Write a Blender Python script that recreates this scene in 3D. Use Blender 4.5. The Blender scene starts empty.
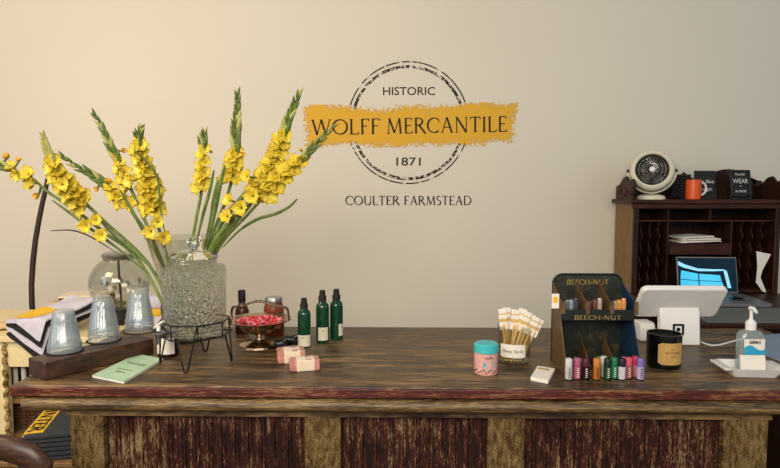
import bpy, bmesh, math, random
from mathutils import Vector, Matrix
random.seed(7)
S = bpy.context.scene
COL = S.collection
PI = math.pi
R = math.radians

# ------------------------------------------------------------------ camera, world, lights, exposure
CAM = Vector((0, 0, 1.45)); PITCH = R(4.1); YAW = R(1.0); F = 600.0
cd = bpy.data.cameras.new('camera'); cam = bpy.data.objects.new('camera', cd); COL.objects.link(cam)
cd.sensor_fit = 'HORIZONTAL'; cd.sensor_width = 36; cd.lens = 36 * F / 780
cam.location = CAM; cam.rotation_euler = (PI/2 - PITCH, 0, YAW); S.camera = cam
fw = Vector((-math.sin(YAW)*math.cos(PITCH), math.cos(YAW)*math.cos(PITCH), -math.sin(PITCH)))
rt = Vector((math.cos(YAW), math.sin(YAW), 0)); up = rt.cross(fw)
def ray(px, py): return fw*F + rt*(px-390) + up*(234-py)
def at_z(px, py, z):
    d = ray(px, py); return CAM + d*((z-CAM.z)/d.z)
def at_y(px, py, y):
    d = ray(px, py); return CAM + d*((y-CAM.y)/d.y)

w = bpy.data.worlds.new('world'); S.world = w; w.use_nodes = True
w.node_tree.nodes['Background'].inputs[0].default_value = (0.95, 0.97, 1.0, 1)
w.node_tree.nodes['Background'].inputs[1].default_value = 0.34
def area(name, loc, target, size, size_y, power, color):
    l = bpy.data.lights.new(name, 'AREA'); l.shape = 'RECTANGLE'; l.size = size; l.size_y = size_y
    l.energy = power; l.color = color
    o = bpy.data.objects.new(name, l); COL.objects.link(o); o.location = loc
    o.rotation_euler = (Vector(target)-Vector(loc)).to_track_quat('-Z', 'Y').to_euler(); return o
area('warm_ceiling_light', (-2.1, 0.9, 2.7), (-1.7, 3.5, 1.5), 1.2, 0.8, 42, (1.0, 0.72, 0.44))
area('wall_fill_light', (-0.4, -0.9, 2.3), (-0.3, 3.4, 1.0), 2.2, 1.0, 98, (1.0, 0.91, 0.78))  # added fill from behind the camera, evens and brightens the lower wall
area('window_left', (-2.9, 0.6, 1.9), (-0.8, 2.2, 1.0), 1.0, 1.3, 14, (0.72, 0.85, 1.0))
area('window_right', (2.9, 0.9, 2.2), (1.8, 3.4, 1.2), 1.0, 1.2, 7, (0.50, 0.75, 1.0))
S.view_settings.view_transform = 'Standard'; S.view_settings.look = 'None'
S.view_settings.gamma = 1.0; S.view_settings.use_curve_mapping = False
S.view_settings.exposure = -0.07

# ------------------------------------------------------------------ materials
def lin(c):
    if isinstance(c, str):
        c = [int(c[i:i+2], 16)/255 for i in (0, 2, 4)]
    return tuple(x/12.92 if x <= 0.04045 else ((x+0.055)/1.055)**2.4 for x in c) + (1,)
def newmat(name):
    m = bpy.data.materials.new(name); m.use_nodes = True
    nt = m.node_tree; return m, nt, nt.nodes['Principled BSDF']
def mat(name, col, rough=0.6, metal=0.0, var=0.10, scale=30, bump=0.0, spec=0.5, emit=0):
    m, nt, b = newmat(name)
    b.inputs['Roughness'].default_value = rough; b.inputs['Metallic'].default_value = metal
    b.inputs['Specular IOR Level'].default_value = spec
    tc = nt.nodes.new('ShaderNodeTexCoord'); n = nt.nodes.new('ShaderNodeTexNoise')
    n.inputs['Scale'].default_value = scale; n.inputs['Detail'].default_value = 4
    nt.links.new(tc.outputs['Object'], n.inputs['Vector'])
    r = nt.nodes.new('ShaderNodeValToRGB'); c = lin(col)
    r.color_ramp.elements[0].position = 0.3; r.color_ramp.elements[1].position = 0.7
    r.color_ramp.elements[0].color = tuple(x*(1-var) for x in c[:3])+(1,)
    r.color_ramp.elements[1].color = tuple(min(1, x*(1+var)) for x in c[:3])+(1,)
    nt.links.new(n.outputs['Fac'], r.inputs['Fac']); nt.links.new(r.outputs['Color'], b.inputs['Base Color'])
    if bump:
        bp = nt.nodes.new('ShaderNodeBump'); bp.inputs['Strength'].default_value = bump; bp.inputs['Distance'].default_value = 0.002
        nt.links.new(n.outputs['Fac'], bp.inputs['Height']); nt.links.new(bp.outputs['Normal'], b.inputs['Normal'])
    if emit:
        b.inputs['Emission Color'].default_value = c; b.inputs['Emission Strength'].default_value = emit
    return m
def streaky(name, cols, stretch, scale=6, rough=0.6, fine=0.35, bump=0.4, detail=8, rough2=None, spec=0.5, broad=0):
    """wood or worn paint: ramp of [(pos,col)...] over a stretched noise plus a fine noise"""
    m, nt, b = newmat(name); N = nt.nodes.new; L = nt.links.new
    tc = N('ShaderNodeTexCoord'); mp = N('ShaderNodeMapping'); mp.inputs['Scale'].default_value = stretch
    L(tc.outputs['Object'], mp.inputs['Vector'])
    n1 = N('ShaderNodeTexNoise'); n1.inputs['Scale'].default_value = scale; n1.inputs['Detail'].default_value = detail
    n1.inputs['Distortion'].default_value = 0.4; n1.inputs['Roughness'].default_value = 0.62
    n2 = N('ShaderNodeTexNoise'); n2.inputs['Scale'].default_value = scale*7; n2.inputs['Detail'].default_value = 4
    L(mp.outputs[0], n1.inputs['Vector']); L(mp.outputs[0], n2.inputs['Vector'])
    mx = N('ShaderNodeMix'); mx.data_type = 'FLOAT'; mx.inputs[0].default_value = fine
    L(n1.outputs['Fac'], mx.inputs[2]); L(n2.outputs['Fac'], mx.inputs[3])
    r = N('ShaderNodeValToRGB'); e = r.color_ramp.elements
    while len(e) < len(cols): e.new(0.5)
    for k, (p, c) in enumerate(cols): e[k].position = p; e[k].color = lin(c)
    if broad:   # wear comes in patches: a broad noise shifts how much paint is left
        n3 = N('ShaderNodeTexNoise'); n3.inputs['Scale'].default_value = 4.5; n3.inputs['Detail'].default_value = 3; L(tc.outputs['Object'], n3.inputs['Vector'])
        m3 = N('ShaderNodeMath'); m3.operation = 'MULTIPLY_ADD'; m3.inputs[1].default_value = broad; m3.inputs[2].default_value = -broad/2; L(n3.outputs['Fac'], m3.inputs[0])
        m4 = N('ShaderNodeMath'); m4.operation = 'ADD'; L(mx.outputs[0], m4.inputs[0]); L(m3.outputs[0], m4.inputs[1]); L(m4.outputs[0], r.inputs['Fac'])
    else: L(mx.outputs[0], r.inputs['Fac'])
    L(r.outputs['Color'], b.inputs['Base Color'])
    b.inputs['Roughness'].default_value = rough; b.inputs['Specular IOR Level'].default_value = spec
    if rough2 is not None:
        mr = N('ShaderNodeMapRange'); mr.inputs[1].default_value = 0.35; mr.inputs[2].default_value = 0.65
        mr.inputs[3].default_value = rough; mr.inputs[4].default_value = rough2
        L(n1.outputs['Fac'], mr.inputs[0]); L(mr.outputs[0], b.inputs['Roughness'])
    bp = N('ShaderNodeBump'); bp.inputs['Strength'].default_value = bump; bp.inputs['Distance'].default_value = 0.002
    L(mx.outputs[0], bp.inputs['Height']); L(bp.outputs['Normal'], b.inputs['Normal'])
    return m
def clear(name, tint, fres=1.45, alpha=0.0, rough=0.03, milky=None):
    """thin clear glass or plastic: transparent with fresnel gloss, and a little milky body if asked"""
    m = bpy.data.materials.new(name); m.use_nodes = True; nt = m.node_tree; nt.nodes.clear(); N = nt.nodes.new; L = nt.links.new
    out = N('ShaderNodeOutputMaterial'); t = N('ShaderNodeBsdfTransparent'); t.inputs[0].default_value = lin(tint)
    g = N('ShaderNodeBsdfGlossy'); g.inputs['Roughness'].default_value = rough
    lw = N('ShaderNodeLayerWeight'); lw.inputs['Blend'].default_value = 0.5
    pw = N('ShaderNodeMath'); pw.operation = 'POWER'; pw.inputs[1].default_value = 2.6; L(lw.outputs['Facing'], pw.inputs[0])
    ma = N('ShaderNodeMath'); ma.operation = 'MULTIPLY_ADD'; ma.inputs[1].default_value = 0.60 if fres < 1.5 else 0.55; ma.inputs[2].default_value = 0.05; L(pw.outputs[0], ma.inputs[0])
    src = t
    if milky:
        d = N('ShaderNodeBsdfDiffuse'); d.inputs[0].default_value = lin(milky)
        m1 = N('ShaderNodeMixShader'); m1.inputs[0].default_value = alpha
        L(t.outputs[0], m1.inputs[1]); L(d.outputs[0], m1.inputs[2]); src = m1
    mx = N('ShaderNodeMixShader'); L(ma.outputs[0], mx.inputs[0])
    L(src.outputs[0], mx.inputs[1]); L(g.outputs[0], mx.inputs[2]); L(mx.outputs[0], out.inputs[0])
    return m
def pebble_glass(name):
    m, nt, b = newmat(name); N = nt.nodes.new; L = nt.links.new
    b.inputs['Base Color'].default_value = (0.99, 1.0, 0.98, 1); b.inputs['Transmission Weight'].default_value = 1
    b.inputs['Roughness'].default_value = 0.03; b.inputs['IOR'].default_value = 1.35
    tc = N('ShaderNodeTexCoord'); v = N('ShaderNodeTexVoronoi'); v.inputs['Scale'].default_value = 100
    L(tc.outputs['Object'], v.inputs['Vector'])
    bp = N('ShaderNodeBump'); bp.inputs['Strength'].default_value = 1.0; bp.inputs['Distance'].default_value = 0.010
    L(v.outputs['Distance'], bp.inputs['Height']); L(bp.outputs['Normal'], b.inputs['Normal'])
    # let part of the light pass straight through so the far side shows
    t = N('ShaderNodeBsdfTransparent'); t.inputs[0].default_value = (0.97, 0.98, 0.95, 1)
    mx = N('ShaderNodeMixShader'); mx.inputs[0].default_value = 0.60
    L(t.outputs[0], mx.inputs[1]); L(b.outputs[0], mx.inputs[2]); L(mx.outputs[0], nt.nodes['Material Output'].inputs[0])
    return m
def paint_alpha(name, col, kind, hw=1, hh=1, thr=0.5, scale=60):
    """paint on the wall whose coverage is broken up by noise (worn stencil); kind 'band' frays at the edges"""
    m = bpy.data.materials.new(name); m.use_nodes = True; nt = m.node_tree; N = nt.nodes.new; L = nt.links.new
    b = nt.nodes['Principled BSDF']; b.inputs['Base Color'].default_value = lin(col); b.inputs['Roughness'].default_value = 0.8
    tc = N('ShaderNodeTexCoord'); n = N('ShaderNodeTexNoise'); n.inputs['Scale'].default_value = scale
    n.inputs['Detail'].default_value = 6; n.inputs['Roughness'].default_value = 0.75
    L(tc.outputs['Object'], n.inputs['Vector'])
    def math_(op, a, b_=None, v=None):
        q = N('ShaderNodeMath'); q.operation = op
        if isinstance(a, (int, float)): q.inputs[0].default_value = a
        else: L(a, q.inputs[0])
        if b_ is not None: L(b_, q.inputs[1])
        if v is not None: q.inputs[1].default_value = v
        return q.outputs[0]
    if kind == 'band':
        s = N('ShaderNodeSeparateXYZ'); L(tc.outputs['Object'], s.inputs[0])
        ax = math_('ABSOLUTE', s.outputs[0]); az = math_('ABSOLUTE', s.outputs[2])
        ex = math_('DIVIDE', math_('SUBTRACT', hw, ax), v=0.13); ez = math_('DIVIDE', math_('SUBTRACT', hh, az), v=0.085)
        e = math_('MINIMUM', ex, ez); e = math_('MINIMUM', e, v=1.0)
        n3 = N('ShaderNodeTexNoise'); n3.inputs['Scale'].default_value = 5; n3.inputs['Detail'].default_value = 2; L(tc.outputs['Object'], n3.inputs['Vector'])
        val = math_('ADD', math_('ADD', math_('MULTIPLY', e, v=0.40), n.outputs['Fac']), math_('MULTIPLY', n3.outputs['Fac'], v=0.6))
        a = math_('GREATER_THAN', val, v=0.90)
    else:
        a = math_('GREATER_THAN', n.outputs['Fac'], v=thr)
    L(a, b.inputs['Alpha'])
    return m

M = {}
M['wall'] = mat('wall_paint', 'd8d2c2', 0.85, var=0.02, scale=1.2, bump=0.0)
M['floor'] = streaky('floor_boards', [(0.3, '4a3526'), (0.6, '6b4e38')], (1, 12, 1), 4, 0.6)
M['top'] = streaky('worn_counter_top', [(0.36, '170f09'), (0.44, '3a2a1a'), (0.52, '5e4830'), (0.60, '8c7048')], (1.1, 10, 4), 2.6, 0.36, 0.42, 0.45, broad=0.15, rough2=0.55)
M['edge'] = streaky('red_edge_paint', [(0.36, '1a0c08'), (0.44, '42140f'), (0.53, '5c1c14'), (0.59, '80603c')], (1.2, 2, 16), 6, 0.5, 0.5, 0.4, broad=0.35)
M['mold'] = streaky('worn_moulding', [(0.38, '1c140c'), (0.47, '4a3820'), (0.55, '745d38'), (0.64, '988355')], (1.5, 12, 30), 4, 0.5, 0.45, 0.5, broad=0.2)
M['panel'] = streaky('distressed_red_panel', [(0.38, '0f0806'), (0.46, '2a110c'), (0.53, '451710'), (0.565, '5f4128'), (0.64, '8f7c5a')], (24, 1, 4), 3.6, 0.65, 0.5, 0.7, spec=0.25, broad=0.34)
M['post'] = streaky('distressed_tan_post', [(0.38, '1c120a'), (0.46, '4a3619'), (0.53, '725a31'), (0.64, '938058')], (22, 1, 7), 4.4, 0.65, 0.5, 0.6, spec=0.25, broad=0.2)
M['dark'] = streaky('dark_base_wood', [(0.35, '120d0a'), (0.6, '2c2118')], (2, 1, 4), 5, 0.6)
M['mahog'] = streaky('mahogany', [(0.35, '220f07'), (0.5, '3b1d10'), (0.65, '522b18')], (2, 2, 14), 4, 0.45, 0.3, 0.1, spec=0.25)
M['mahogv'] = streaky('mahogany_upright', [(0.35, '1b0c06'), (0.5, '2f180d'), (0.65, '442414')], (14, 14, 2), 4, 0.45, 0.3, 0.1, spec=0.25)
M['oak'] = streaky('golden_side_wood', [(0.35, '604320'), (0.5, '7d5a2c'), (0.65, '8f6c3a')], (14, 14, 1.5), 4, 0.45, 0.3, 0.1)
M['walnut'] = streaky('walnut_block', [(0.35, '22140e'), (0.5, '3e2719'), (0.66, '5a3c28')], (3, 12, 12), 6, 0.4, 0.3, 0.15)
M['cream'] = streaky('cream_paint', [(0.30, '9c8348'), (0.38, 'd9c48e'), (0.6, 'e8d7a6')], (2, 2, 4), 5, 0.6, 0.3, 0.15)
M['creamtrim'] = streaky('rubbed_trim', [(0.40, '4a3216'), (0.5, '8a6c38'), (0.6, 'cdb780')], (3, 3, 8), 9, 0.6, 0.3, 0.4)
M['tanwood'] = streaky('tan_wood', [(0.35, '6e5230'), (0.6, '9a7849')], (9, 2, 2), 5, 0.55)
M['stickwood'] = mat('dark_stick', '2c1c15', 0.55, var=0.3)
M['iron'] = mat('black_iron', '15130f', 0.45, metal=0.6, var=0.2)
M['chrome'] = mat('chrome', 'c8c6c0', 0.18, metal=1.0, var=0.05)
M['silver'] = mat('silver_plate', 'a8937c', 0.24, metal=1.0, var=0.08)
M['tinlid'] = mat('tin_lid', 'a8a69e', 0.3, metal=0.9, var=0.1)
M['white'] = mat('white_plastic', 'e6e3df', 0.35, var=0.02)
M['whitecer'] = mat('white_ceramic', 'dedbd6', 0.25, var=0.03)
M['paper'] = mat('white_paper', 'e6e0d4', 0.7, var=0.04)
M['ivory'] = mat('ivory_enamel', 'd6d0b8', 0.35, var=0.03)
M['black'] = mat('black_gloss', '0c0b0b', 0.2, var=0.1)
M['blackm'] = mat('black_matte', '151313', 0.7, var=0.2)
M['ink'] = mat('dark_ink', '231d18', 0.8, var=0.1)
M['chalk'] = mat('white_lettering', 'd8d5cc', 0.8, var=0.05)
M['lime'] = streaky('stem_green', [(0.35, '4c6126'), (0.6, '8a9a4a')], (3, 3, 3), 20, 0.5, 0.3, 0.1)
M['bud'] = streaky('bud_green', [(0.35, '3a4720'), (0.5, '5c6a30'), (0.65, '8f9a52')], (1, 1, 1), 40, 0.5, 0.3, 0.1)
M['leaf'] = streaky('leaf_green', [(0.35, '34461c'), (0.6, '6b7f36')], (1, 1, 1), 25, 0.5, 0.3, 0.1)
M['palebud'] = mat('pale_bud', 'a9ab62', 0.5, var=0.15)
M['petal'] = streaky('yellow_petal', [(0.3, 'b8981c'), (0.42, 'cfb52c'), (0.56, 'e0cb42'), (0.70, 'ece084')], (1, 1, 1), 22, 0.5, 0.35, 0.1)
M['petalo'] = mat('amber_petal', 'ecc24a', 0.5, var=0.15)
M['peb'] = pebble_glass('pebbled_glass')
M['glass'] = clear('clear_glass', 'f4f5f1')
M['rglass'] = newmat('solid_clear_glass')[0]
_b = M['rglass'].node_tree.nodes['Principled BSDF']; _b.inputs['Transmission Weight'].default_value = 1; _b.inputs['Roughness'].default_value = 0.02; _b.inputs['Base Color'].default_value = (0.92, 0.96, 0.94, 1)
M['flourish'] = mat('silver_flourish', 'aaa696', 0.5, var=0.3, scale=60)
M['cup'] = clear('clear_cup', 'f2f6f8', 1.6, 0.11, 0.08, 'eef3f7')
M['green'] = mat('green_bottle', '0b3d26', 0.08, var=0.15, scale=8)
M['amber'] = mat('amber_bottle', '2a140b', 0.12, var=0.1)
M['darkred'] = mat('dark_red_sauce', '4b1a10', 0.2, var=0.2)
M['chili'] = mat('orange_red_preserve', '7d3a1c', 0.25, var=0.3, scale=80)
M['label'] = mat('cream_label', 'd9d2b8', 0.7, var=0.05)
M['goldlab'] = mat('gold_label', 'b99352', 0.6, var=0.12)
M['candyr'] = mat('red_candy', 'd8303c', 0.35, var=0.25, scale=60)
M['candyp'] = mat('pink_wrapper', 'e8808a', 0.35, var=0.2, scale=60)
M['soap'] = mat('pink_soap_wrap', 'c08476', 0.5, var=0.35, scale=70)
M['cream2'] = mat('cream_wrap', 'e3cfb4', 0.5, var=0.08)
M['teal'] = mat('teal_lid', '3fb5b8', 0.4, var=0.05)
M['pinkjar'] = mat('pink_tin', 'd9a49c', 0.45, var=0.15, scale=50)
M['honey'] = mat('honey_straw', 'd2ac66', 0.35, var=0.15)
M['yellow'] = mat('yellow_print', 'e2b21a', 0.6, var=0.06)
M['rackg'] = mat('dark_green_tin', '0e1814', 0.45, metal=0.1, var=0.35, scale=25)
M['rackgold'] = mat('faded_gold', '8a7038', 0.5, var=0.3, scale=90)
M['rackmix'] = streaky('worn_green_gold', [(0.42, '0f1813'), (0.54, '22251a'), (0.62, '4e4228')], (1, 1, 1), 26, 0.45, 0.4, 0.1)
M['rackb'] = mat('worn_rack_brown', '5b4426', 0.5, var=0.3, scale=40)
M['rackblue'] = mat('teal_rack_side', '12314a', 0.4, var=0.2)
M['orange'] = mat('orange_glaze', 'e0561a', 0.3, var=0.06)
M['bluepaper'] = mat('blue_grey_folder', '76899f', 0.6, var=0.04)
M['mint'] = streaky('mint_cover', [(0.35, '9fc3a4'), (0.6, 'b9d6b6')], (1, 1, 1), 12, 0.45, 0.3, 0.0)
M['lapg'] = mat('grey_laptop', '77777a', 0.4, metal=0.3, var=0.04)
M['padg'] = mat('trackpad', '4c4c50', 0.35, var=0.03)
M['mat'] = mat('speckled_mat', '5d615e', 0.7, var=0.5, scale=220)
M['scr'] = mat('screen_dark', '04202f', 0.3, var=0.1, scale=6, emit=0.25, spec=0.15)
M['scrc'] = mat('screen_cyan', '3fb6e0', 0.2, var=0.25, scale=8, emit=0.75)
M['scrl'] = mat('screen_beam', '8fd6f2', 0.2, var=0.1, scale=8, emit=0.6)
M['cloth_w'] = mat('white_cloth', 'c9c5d2', 0.9, var=0.08, scale=40, bump=0.3)
M['cloth_b'] = mat('black_cloth', '1b1816', 0.9, var=0.2, scale=60, bump=0.3)
M['cloth_c'] = mat('charcoal_cloth', '33363a', 0.9, var=0.2, scale=60, bump=0.3)
M['wicker'] = mat('wicker', '5d3a22', 0.7, var=0.3, scale=80, bump=0.5)
M['straw'] = mat('straw_felt', 'c9ab86', 0.8, var=0.15, bump=0.4)
M['aqua'] = mat('aqua_label', '2c9cc4', 0.4, var=0.1)
M['gel'] = clear('clear_gel_bottle', 'e2eaec', 1.45, 0.25, 0.05, 'cfd8da')
M['mesh'] = mat('dark_organza', '14131a', 0.35, var=0.6, scale=90)

# ------------------------------------------------------------------ mesh kit
class MB:
    def __init__(s): s.v = []; s.f = []
    def add(s, vs, fs, mtx=None):
        o = len(s.v)
        s.v += [tuple(mtx @ Vector(v)) if mtx else tuple(v) for v in vs]
        s.f += [tuple(i+o for i in f) for f in fs]; return s
    def box(s, c, d, mtx=None):
        x, y, z = c; a, b, e = d[0]/2, d[1]/2, d[2]/2
        vs = [(x+i*a, y+j*b, z+k*e) for i in (-1, 1) for j in (-1, 1) for k in (-1, 1)]
        return s.add(vs, [(0,1,3,2),(4,6,7,5),(0,4,5,1),(2,3,7,6),(0,2,6,4),(1,5,7,3)], mtx)
    def lathe(s, prof, seg=32, c=(0,0,0), mtx=None, power=None, flute=None):
        vs = []; fs = []; n = len(prof)
        for k in range(seg):
            a = 2*PI*k/seg; ca, sa = math.cos(a), math.sin(a); g = 1.0
            if power: g = (abs(ca)**power+abs(sa)**power)**(-1/power)
            for j, (r, z) in enumerate(prof):
                q = g*r*(1+(flute[0]*math.cos(flute[1]*a) if flute else 0))
                vs.append((c[0]+q*ca, c[1]+q*sa, c[2]+z))
        for k in range(seg):
            m_ = (k+1) % seg
            for j in range(n-1): fs.append((k*n+j, m_*n+j, m_*n+j+1, k*n+j+1))
        return s.add(vs, fs, mtx)
    def tube(s, pts, rad, seg=8, cap=True, closed=False, mtx=None, flat=1.0):
        pts = [Vector(p) for p in pts]; n = len(pts)
        rad = rad if isinstance(rad, (list, tuple)) else [rad]*n
        vs = []; fs = []; prev = None
        for i, p in enumerate(pts):
            if closed: t = pts[(i+1) % n]-pts[i-1]
            else: t = pts[min(i+1, n-1)]-pts[max(i-1, 0)]
            t.normalize()
            if prev is None:
                a = Vector((0,0,1)) if abs(t.z) < 0.9 else Vector((1,0,0)); u = a.cross(t).normalized()
            else: u = (prev - t*prev.dot(t)).normalized()
            prev = u; v = t.cross(u)
            for k in range(seg):
                a = 2*PI*k/seg; vs.append(p+(u*math.cos(a)+v*math.sin(a)*flat)*rad[i])
        m_ = n if closed else n-1
        for i in range(m_):
            j = (i+1) % n
            for k in range(seg): fs.append((i*seg+k, i*seg+(k+1)%seg, j*seg+(k+1)%seg, j*seg+k))
        if cap and not closed:
            fs.append(tuple(range(seg))[::-1]); fs.append(tuple((n-1)*seg+k for k in range(seg)))
        return s.add(vs, fs, mtx)
    def prism(s, pts, z0, z1, mtx=None):
        n = len(pts)
        vs = [(x, y, z0) for x, y in pts]+[(x, y, z1) for x, y in pts]
        fs = [tuple(range(n))[::-1], tuple(range(n, 2*n))]+[(i, (i+1)%n, n+(i+1)%n, n+i) for i in range(n)]
        return s.add(vs, fs, mtx)
    def superbox(s, d, e=0.2, n=28, c=(0,0,0), mtx=None, warp=None):
        """rounded box (superellipsoid) centred on c"""
        def sg(x, p): return math.copysign(abs(x)**p, x)
        vs = []; fs = []; m_ = n//2
        for i in range(m_+1):
            ph = -PI/2+PI*i/m_
            for k in range(n):
                th = 2*PI*(k+0.5)/n
                v = [d[0]/2*sg(math.cos(ph), e)*sg(math.cos(th), e), d[1]/2*sg(math.cos(ph), e)*sg(math.sin(th), e), d[2]/2*sg(math.sin(ph), e)]
                if warp: v = warp(*v)
                vs.append((c[0]+v[0], c[1]+v[1], c[2]+v[2]))
        for i in range(m_):
            for k in range(n): fs.append((i*n+k, i*n+(k+1)%n, (i+1)*n+(k+1)%n, (i+1)*n+k))
        return s.add(vs, fs, mtx)
    def quadstrip(s, A, B, mtx=None):
        n = len(A); return s.add(list(A)+list(B), [(i, i+1, n+i+1, n+i) for i in range(n-1)], mtx)
def tag(o, label=None, cat=None, group=None, kind=None):
    for k, v in (('label', label), ('category', cat), ('group', group), ('kind', kind)):
        if v: o[k] = v
    return o
def build(name, mb, m, parent=None, smooth=True, bevel=0, loc=None, rz=0, sub=0, weld=False):
    me = bpy.data.meshes.new(name); me.from_pydata([tuple(v) for v in mb.v], [], mb.f)
    bm = bmesh.new(); bm.from_mesh(me)
    if weld: bmesh.ops.remove_doubles(bm, verts=bm.verts, dist=1e-5)
    bmesh.ops.recalc_face_normals(bm, faces=bm.faces); bm.to_mesh(me); bm.free()
    me.materials.append(m if not isinstance(m, str) else M[m])
    if smooth:
        me.shade_smooth() if hasattr(me, 'shade_smooth') else None
        try: me.set_sharp_from_angle(angle=R(38))
        except Exception: pass
    o = bpy.data.objects.new(name, me); COL.objects.link(o)
    if parent: o.parent = parent
    if loc is not None: o.location = loc
    o.rotation_euler.z = rz
    if bevel:
        b = o.modifiers.new('bevel', 'BEVEL'); b.width = bevel; b.segments = 2; b.limit_method = 'ANGLE'
    if sub:
        b = o.modifiers.new('sub', 'SUBSURF'); b.levels = sub; b.render_levels = sub
    return o
def thing(name, label, cat, loc=(0,0,0), rz=0, group=None):
    o = bpy.data.objects.new(name, None); COL.objects.link(o); o.location = loc; o.rotation_euler.z = rz
    return tag(o, label, cat, group)
def kids(o): return [c for c in bpy.data.objects if c.parent == o]
def copy_tree(o, parent=None):
    ks = kids(o)
    c = o.copy(); COL.objects.link(c); c.parent = parent
    for ch in ks: copy_tree(ch, c)
    return c
def T(x=0, y=0, z=0): return Matrix.Translation((x, y, z))
def Rx(a): return Matrix.Rotation(a, 4, 'X')
def Ry(a): return Matrix.Rotation(a, 4, 'Y')
def Rz(a): return Matrix.Rotation(a, 4, 'Z')
def align(d):  # matrix turning +Z to d
    return Vector(d).to_track_quat('Z', 'Y').to_matrix().to_4x4()

# ---- serif capitals drawn from thick and thin strokes; cap height 1
G = {
'W': (1.22, [('l',.06,1,.33,0,1),('l',.33,0,.60,1,0),('l',.60,1,.88,0,1),('l',.88,0,1.15,1,0)], [(.06,1),(.60,1),(1.15,1)]),
'O': (1.0, [('o',.5,.5,.44,.47,0,360)], []),
'L': (.62, [('l',.14,0,.14,1,1),('l',.14,.02,.56,.02,0),('l',.56,0,.60,.16,0)], [(.14,1),(.14,0)]),
'F': (.60, [('l',.14,0,.14,1,1),('l',.14,.98,.54,.98,0),('l',.54,.98,.56,.84,0),('l',.14,.53,.46,.53,0)], [(.14,0)]),
'E': (.62, [('l',.14,0,.14,1,1),('l',.14,.98,.54,.98,0),('l',.54,.98,.56,.84,0),('l',.14,.52,.48,.52,0),('l',.14,.02,.56,.02,0),('l',.56,.02,.60,.16,0)], []),
'M': (1.12, [('l',.16,0,.22,1,0),('l',.22,1,.56,.05,1),('l',.56,.05,.90,1,0),('l',.90,1,.98,0,1)], [(.16,0),(.98,0)]),
'R': (.80, [('l',.14,0,.14,1,1),('o',.30,.76,.27,.225,-90,90),('l',.14,.985,.32,.985,0),('l',.14,.535,.32,.535,0),('l',.34,.53,.78,-.03,1)], [(.14,1),(.14,0)]),
'C': (.86, [('o',.5,.5,.44,.47,48,312),('l',.80,.84,.80,.70,0)], []),
'A': (.86, [('l',.42,1,.10,0,0),('l',.42,1,.76,0,1),('l',.22,.36,.64,.36,0)], [(.10,0),(.76,0)]),
'N': (.96, [('l',.15,0,.15,1,0),('l',.15,1,.80,0,1),('l',.80,0,.80,1,0)], [(.15,0),(.15,1),(.80,1)]),
'T': (.74, [('l',.37,0,.37,1,1),('l',.06,.98,.68,.98,0),('l',.06,.98,.03,.84,0),('l',.68,.98,.71,.84,0)], [(.37,0)]),
'I': (.32, [('l',.16,0,.16,1,1)], [(.16,0),(.16,1)]),
'U': (.90, [('l',.15,1,.15,.32,1),('o',.46,.32,.31,.31,180,360),('l',.77,.32,.77,1,0)], [(.15,1),(.77,1)]),
'S': (.56, [('o',.28,.75,.19,.23,40,270),('o',.28,.26,.21,.245,-140,90)], []),
'D': (.92, [('l',.14,0,.14,1,1),('o',.36,.5,.48,.485,-90,90),('l',.14,.985,.36,.985,0),('l',.14,.015,.36,.015,0)], []),
'B': (.72, [('l',.14,0,.14,1,1),('o',.30,.76,.25,.225,-90,90),('o',.32,.27,.29,.255,-90,90),('l',.14,.985,.30,.985,0),('l',.14,.53,.32,.53,0),('l',.14,.015,.32,.015,0)], []),
'H': (.94, [('l',.15,0,.15,1,1),('l',.79,0,.79,1,1),('l',.15,.52,.79,.52,0)], [(.15,0),(.15,1),(.79,0),(.79,1)]),
'-': (.40, [('l',.08,.42,.32,.42,1)], []),
' ': (.42, [], []),
}
def serif_text(mb, s, x0, x1, z0, h, y=0, thick=.115, thin=.052, rot=0, mtx=None):
    """writes s in the XZ plane (seen from -Y) between x0 and x1, caps of height h from z0"""
    gap = .07
    tot = sum(G[c][0] for c in s)+gap*(len(s)-1); sx = (x1-x0)/tot
    cx, cz = (x0+x1)/2, z0; ca, sa = math.cos(rot), math.sin(rot)
    def P(x, z):
        X = x0+x*sx-cx; Z = z*h; return (cx+X*ca-Z*sa, y, cz+X*sa+Z*ca)
    pen = 0
    def strip(pts, ws):
        A = []; B = []
        for i, (x, z) in enumerate(pts):
            a = pts[max(i-1, 0)]; b = pts[min(i+1, len(pts)-1)]
            dx, dz = b[0]-a[0], b[1]-a[1]; l = math.hypot(dx, dz) or 1; nx, nz = -dz/l*ws[i]/2, dx/l*ws[i]/2
            A.append(P(pen+x+nx, z+nz)); B.append(P(pen+x-nx, z-nz))
        mb.quadstrip(A, B, mtx)
    for c in s:
        w_, st, sf = G[c]
        for q in st:
            if q[0] == 'l': strip([(q[1], q[2]), (q[3], q[4])], [thick if q[5] else thin]*2)
            else:
                _, ox, oz, rx, rz_, a0, a1 = q; n = max(8, int(abs(a1-a0)/12)); pts = []; ws = []
                for i in range(n+1):
                    a = R(a0+(a1-a0)*i/n); pts.append((ox+rx*math.cos(a), oz+rz_*math.sin(a)))
                    ws.append(thin+(thick-thin)*abs(math.cos(a+0.25))**1.2)
                strip(pts, ws)
        for (x, z) in sf:
            zz = z-.02 if z > .5 else z+.02
            strip([(x-.10, zz), (x+.10, zz)], [.04, .04])
        pen += w_+gap
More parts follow.
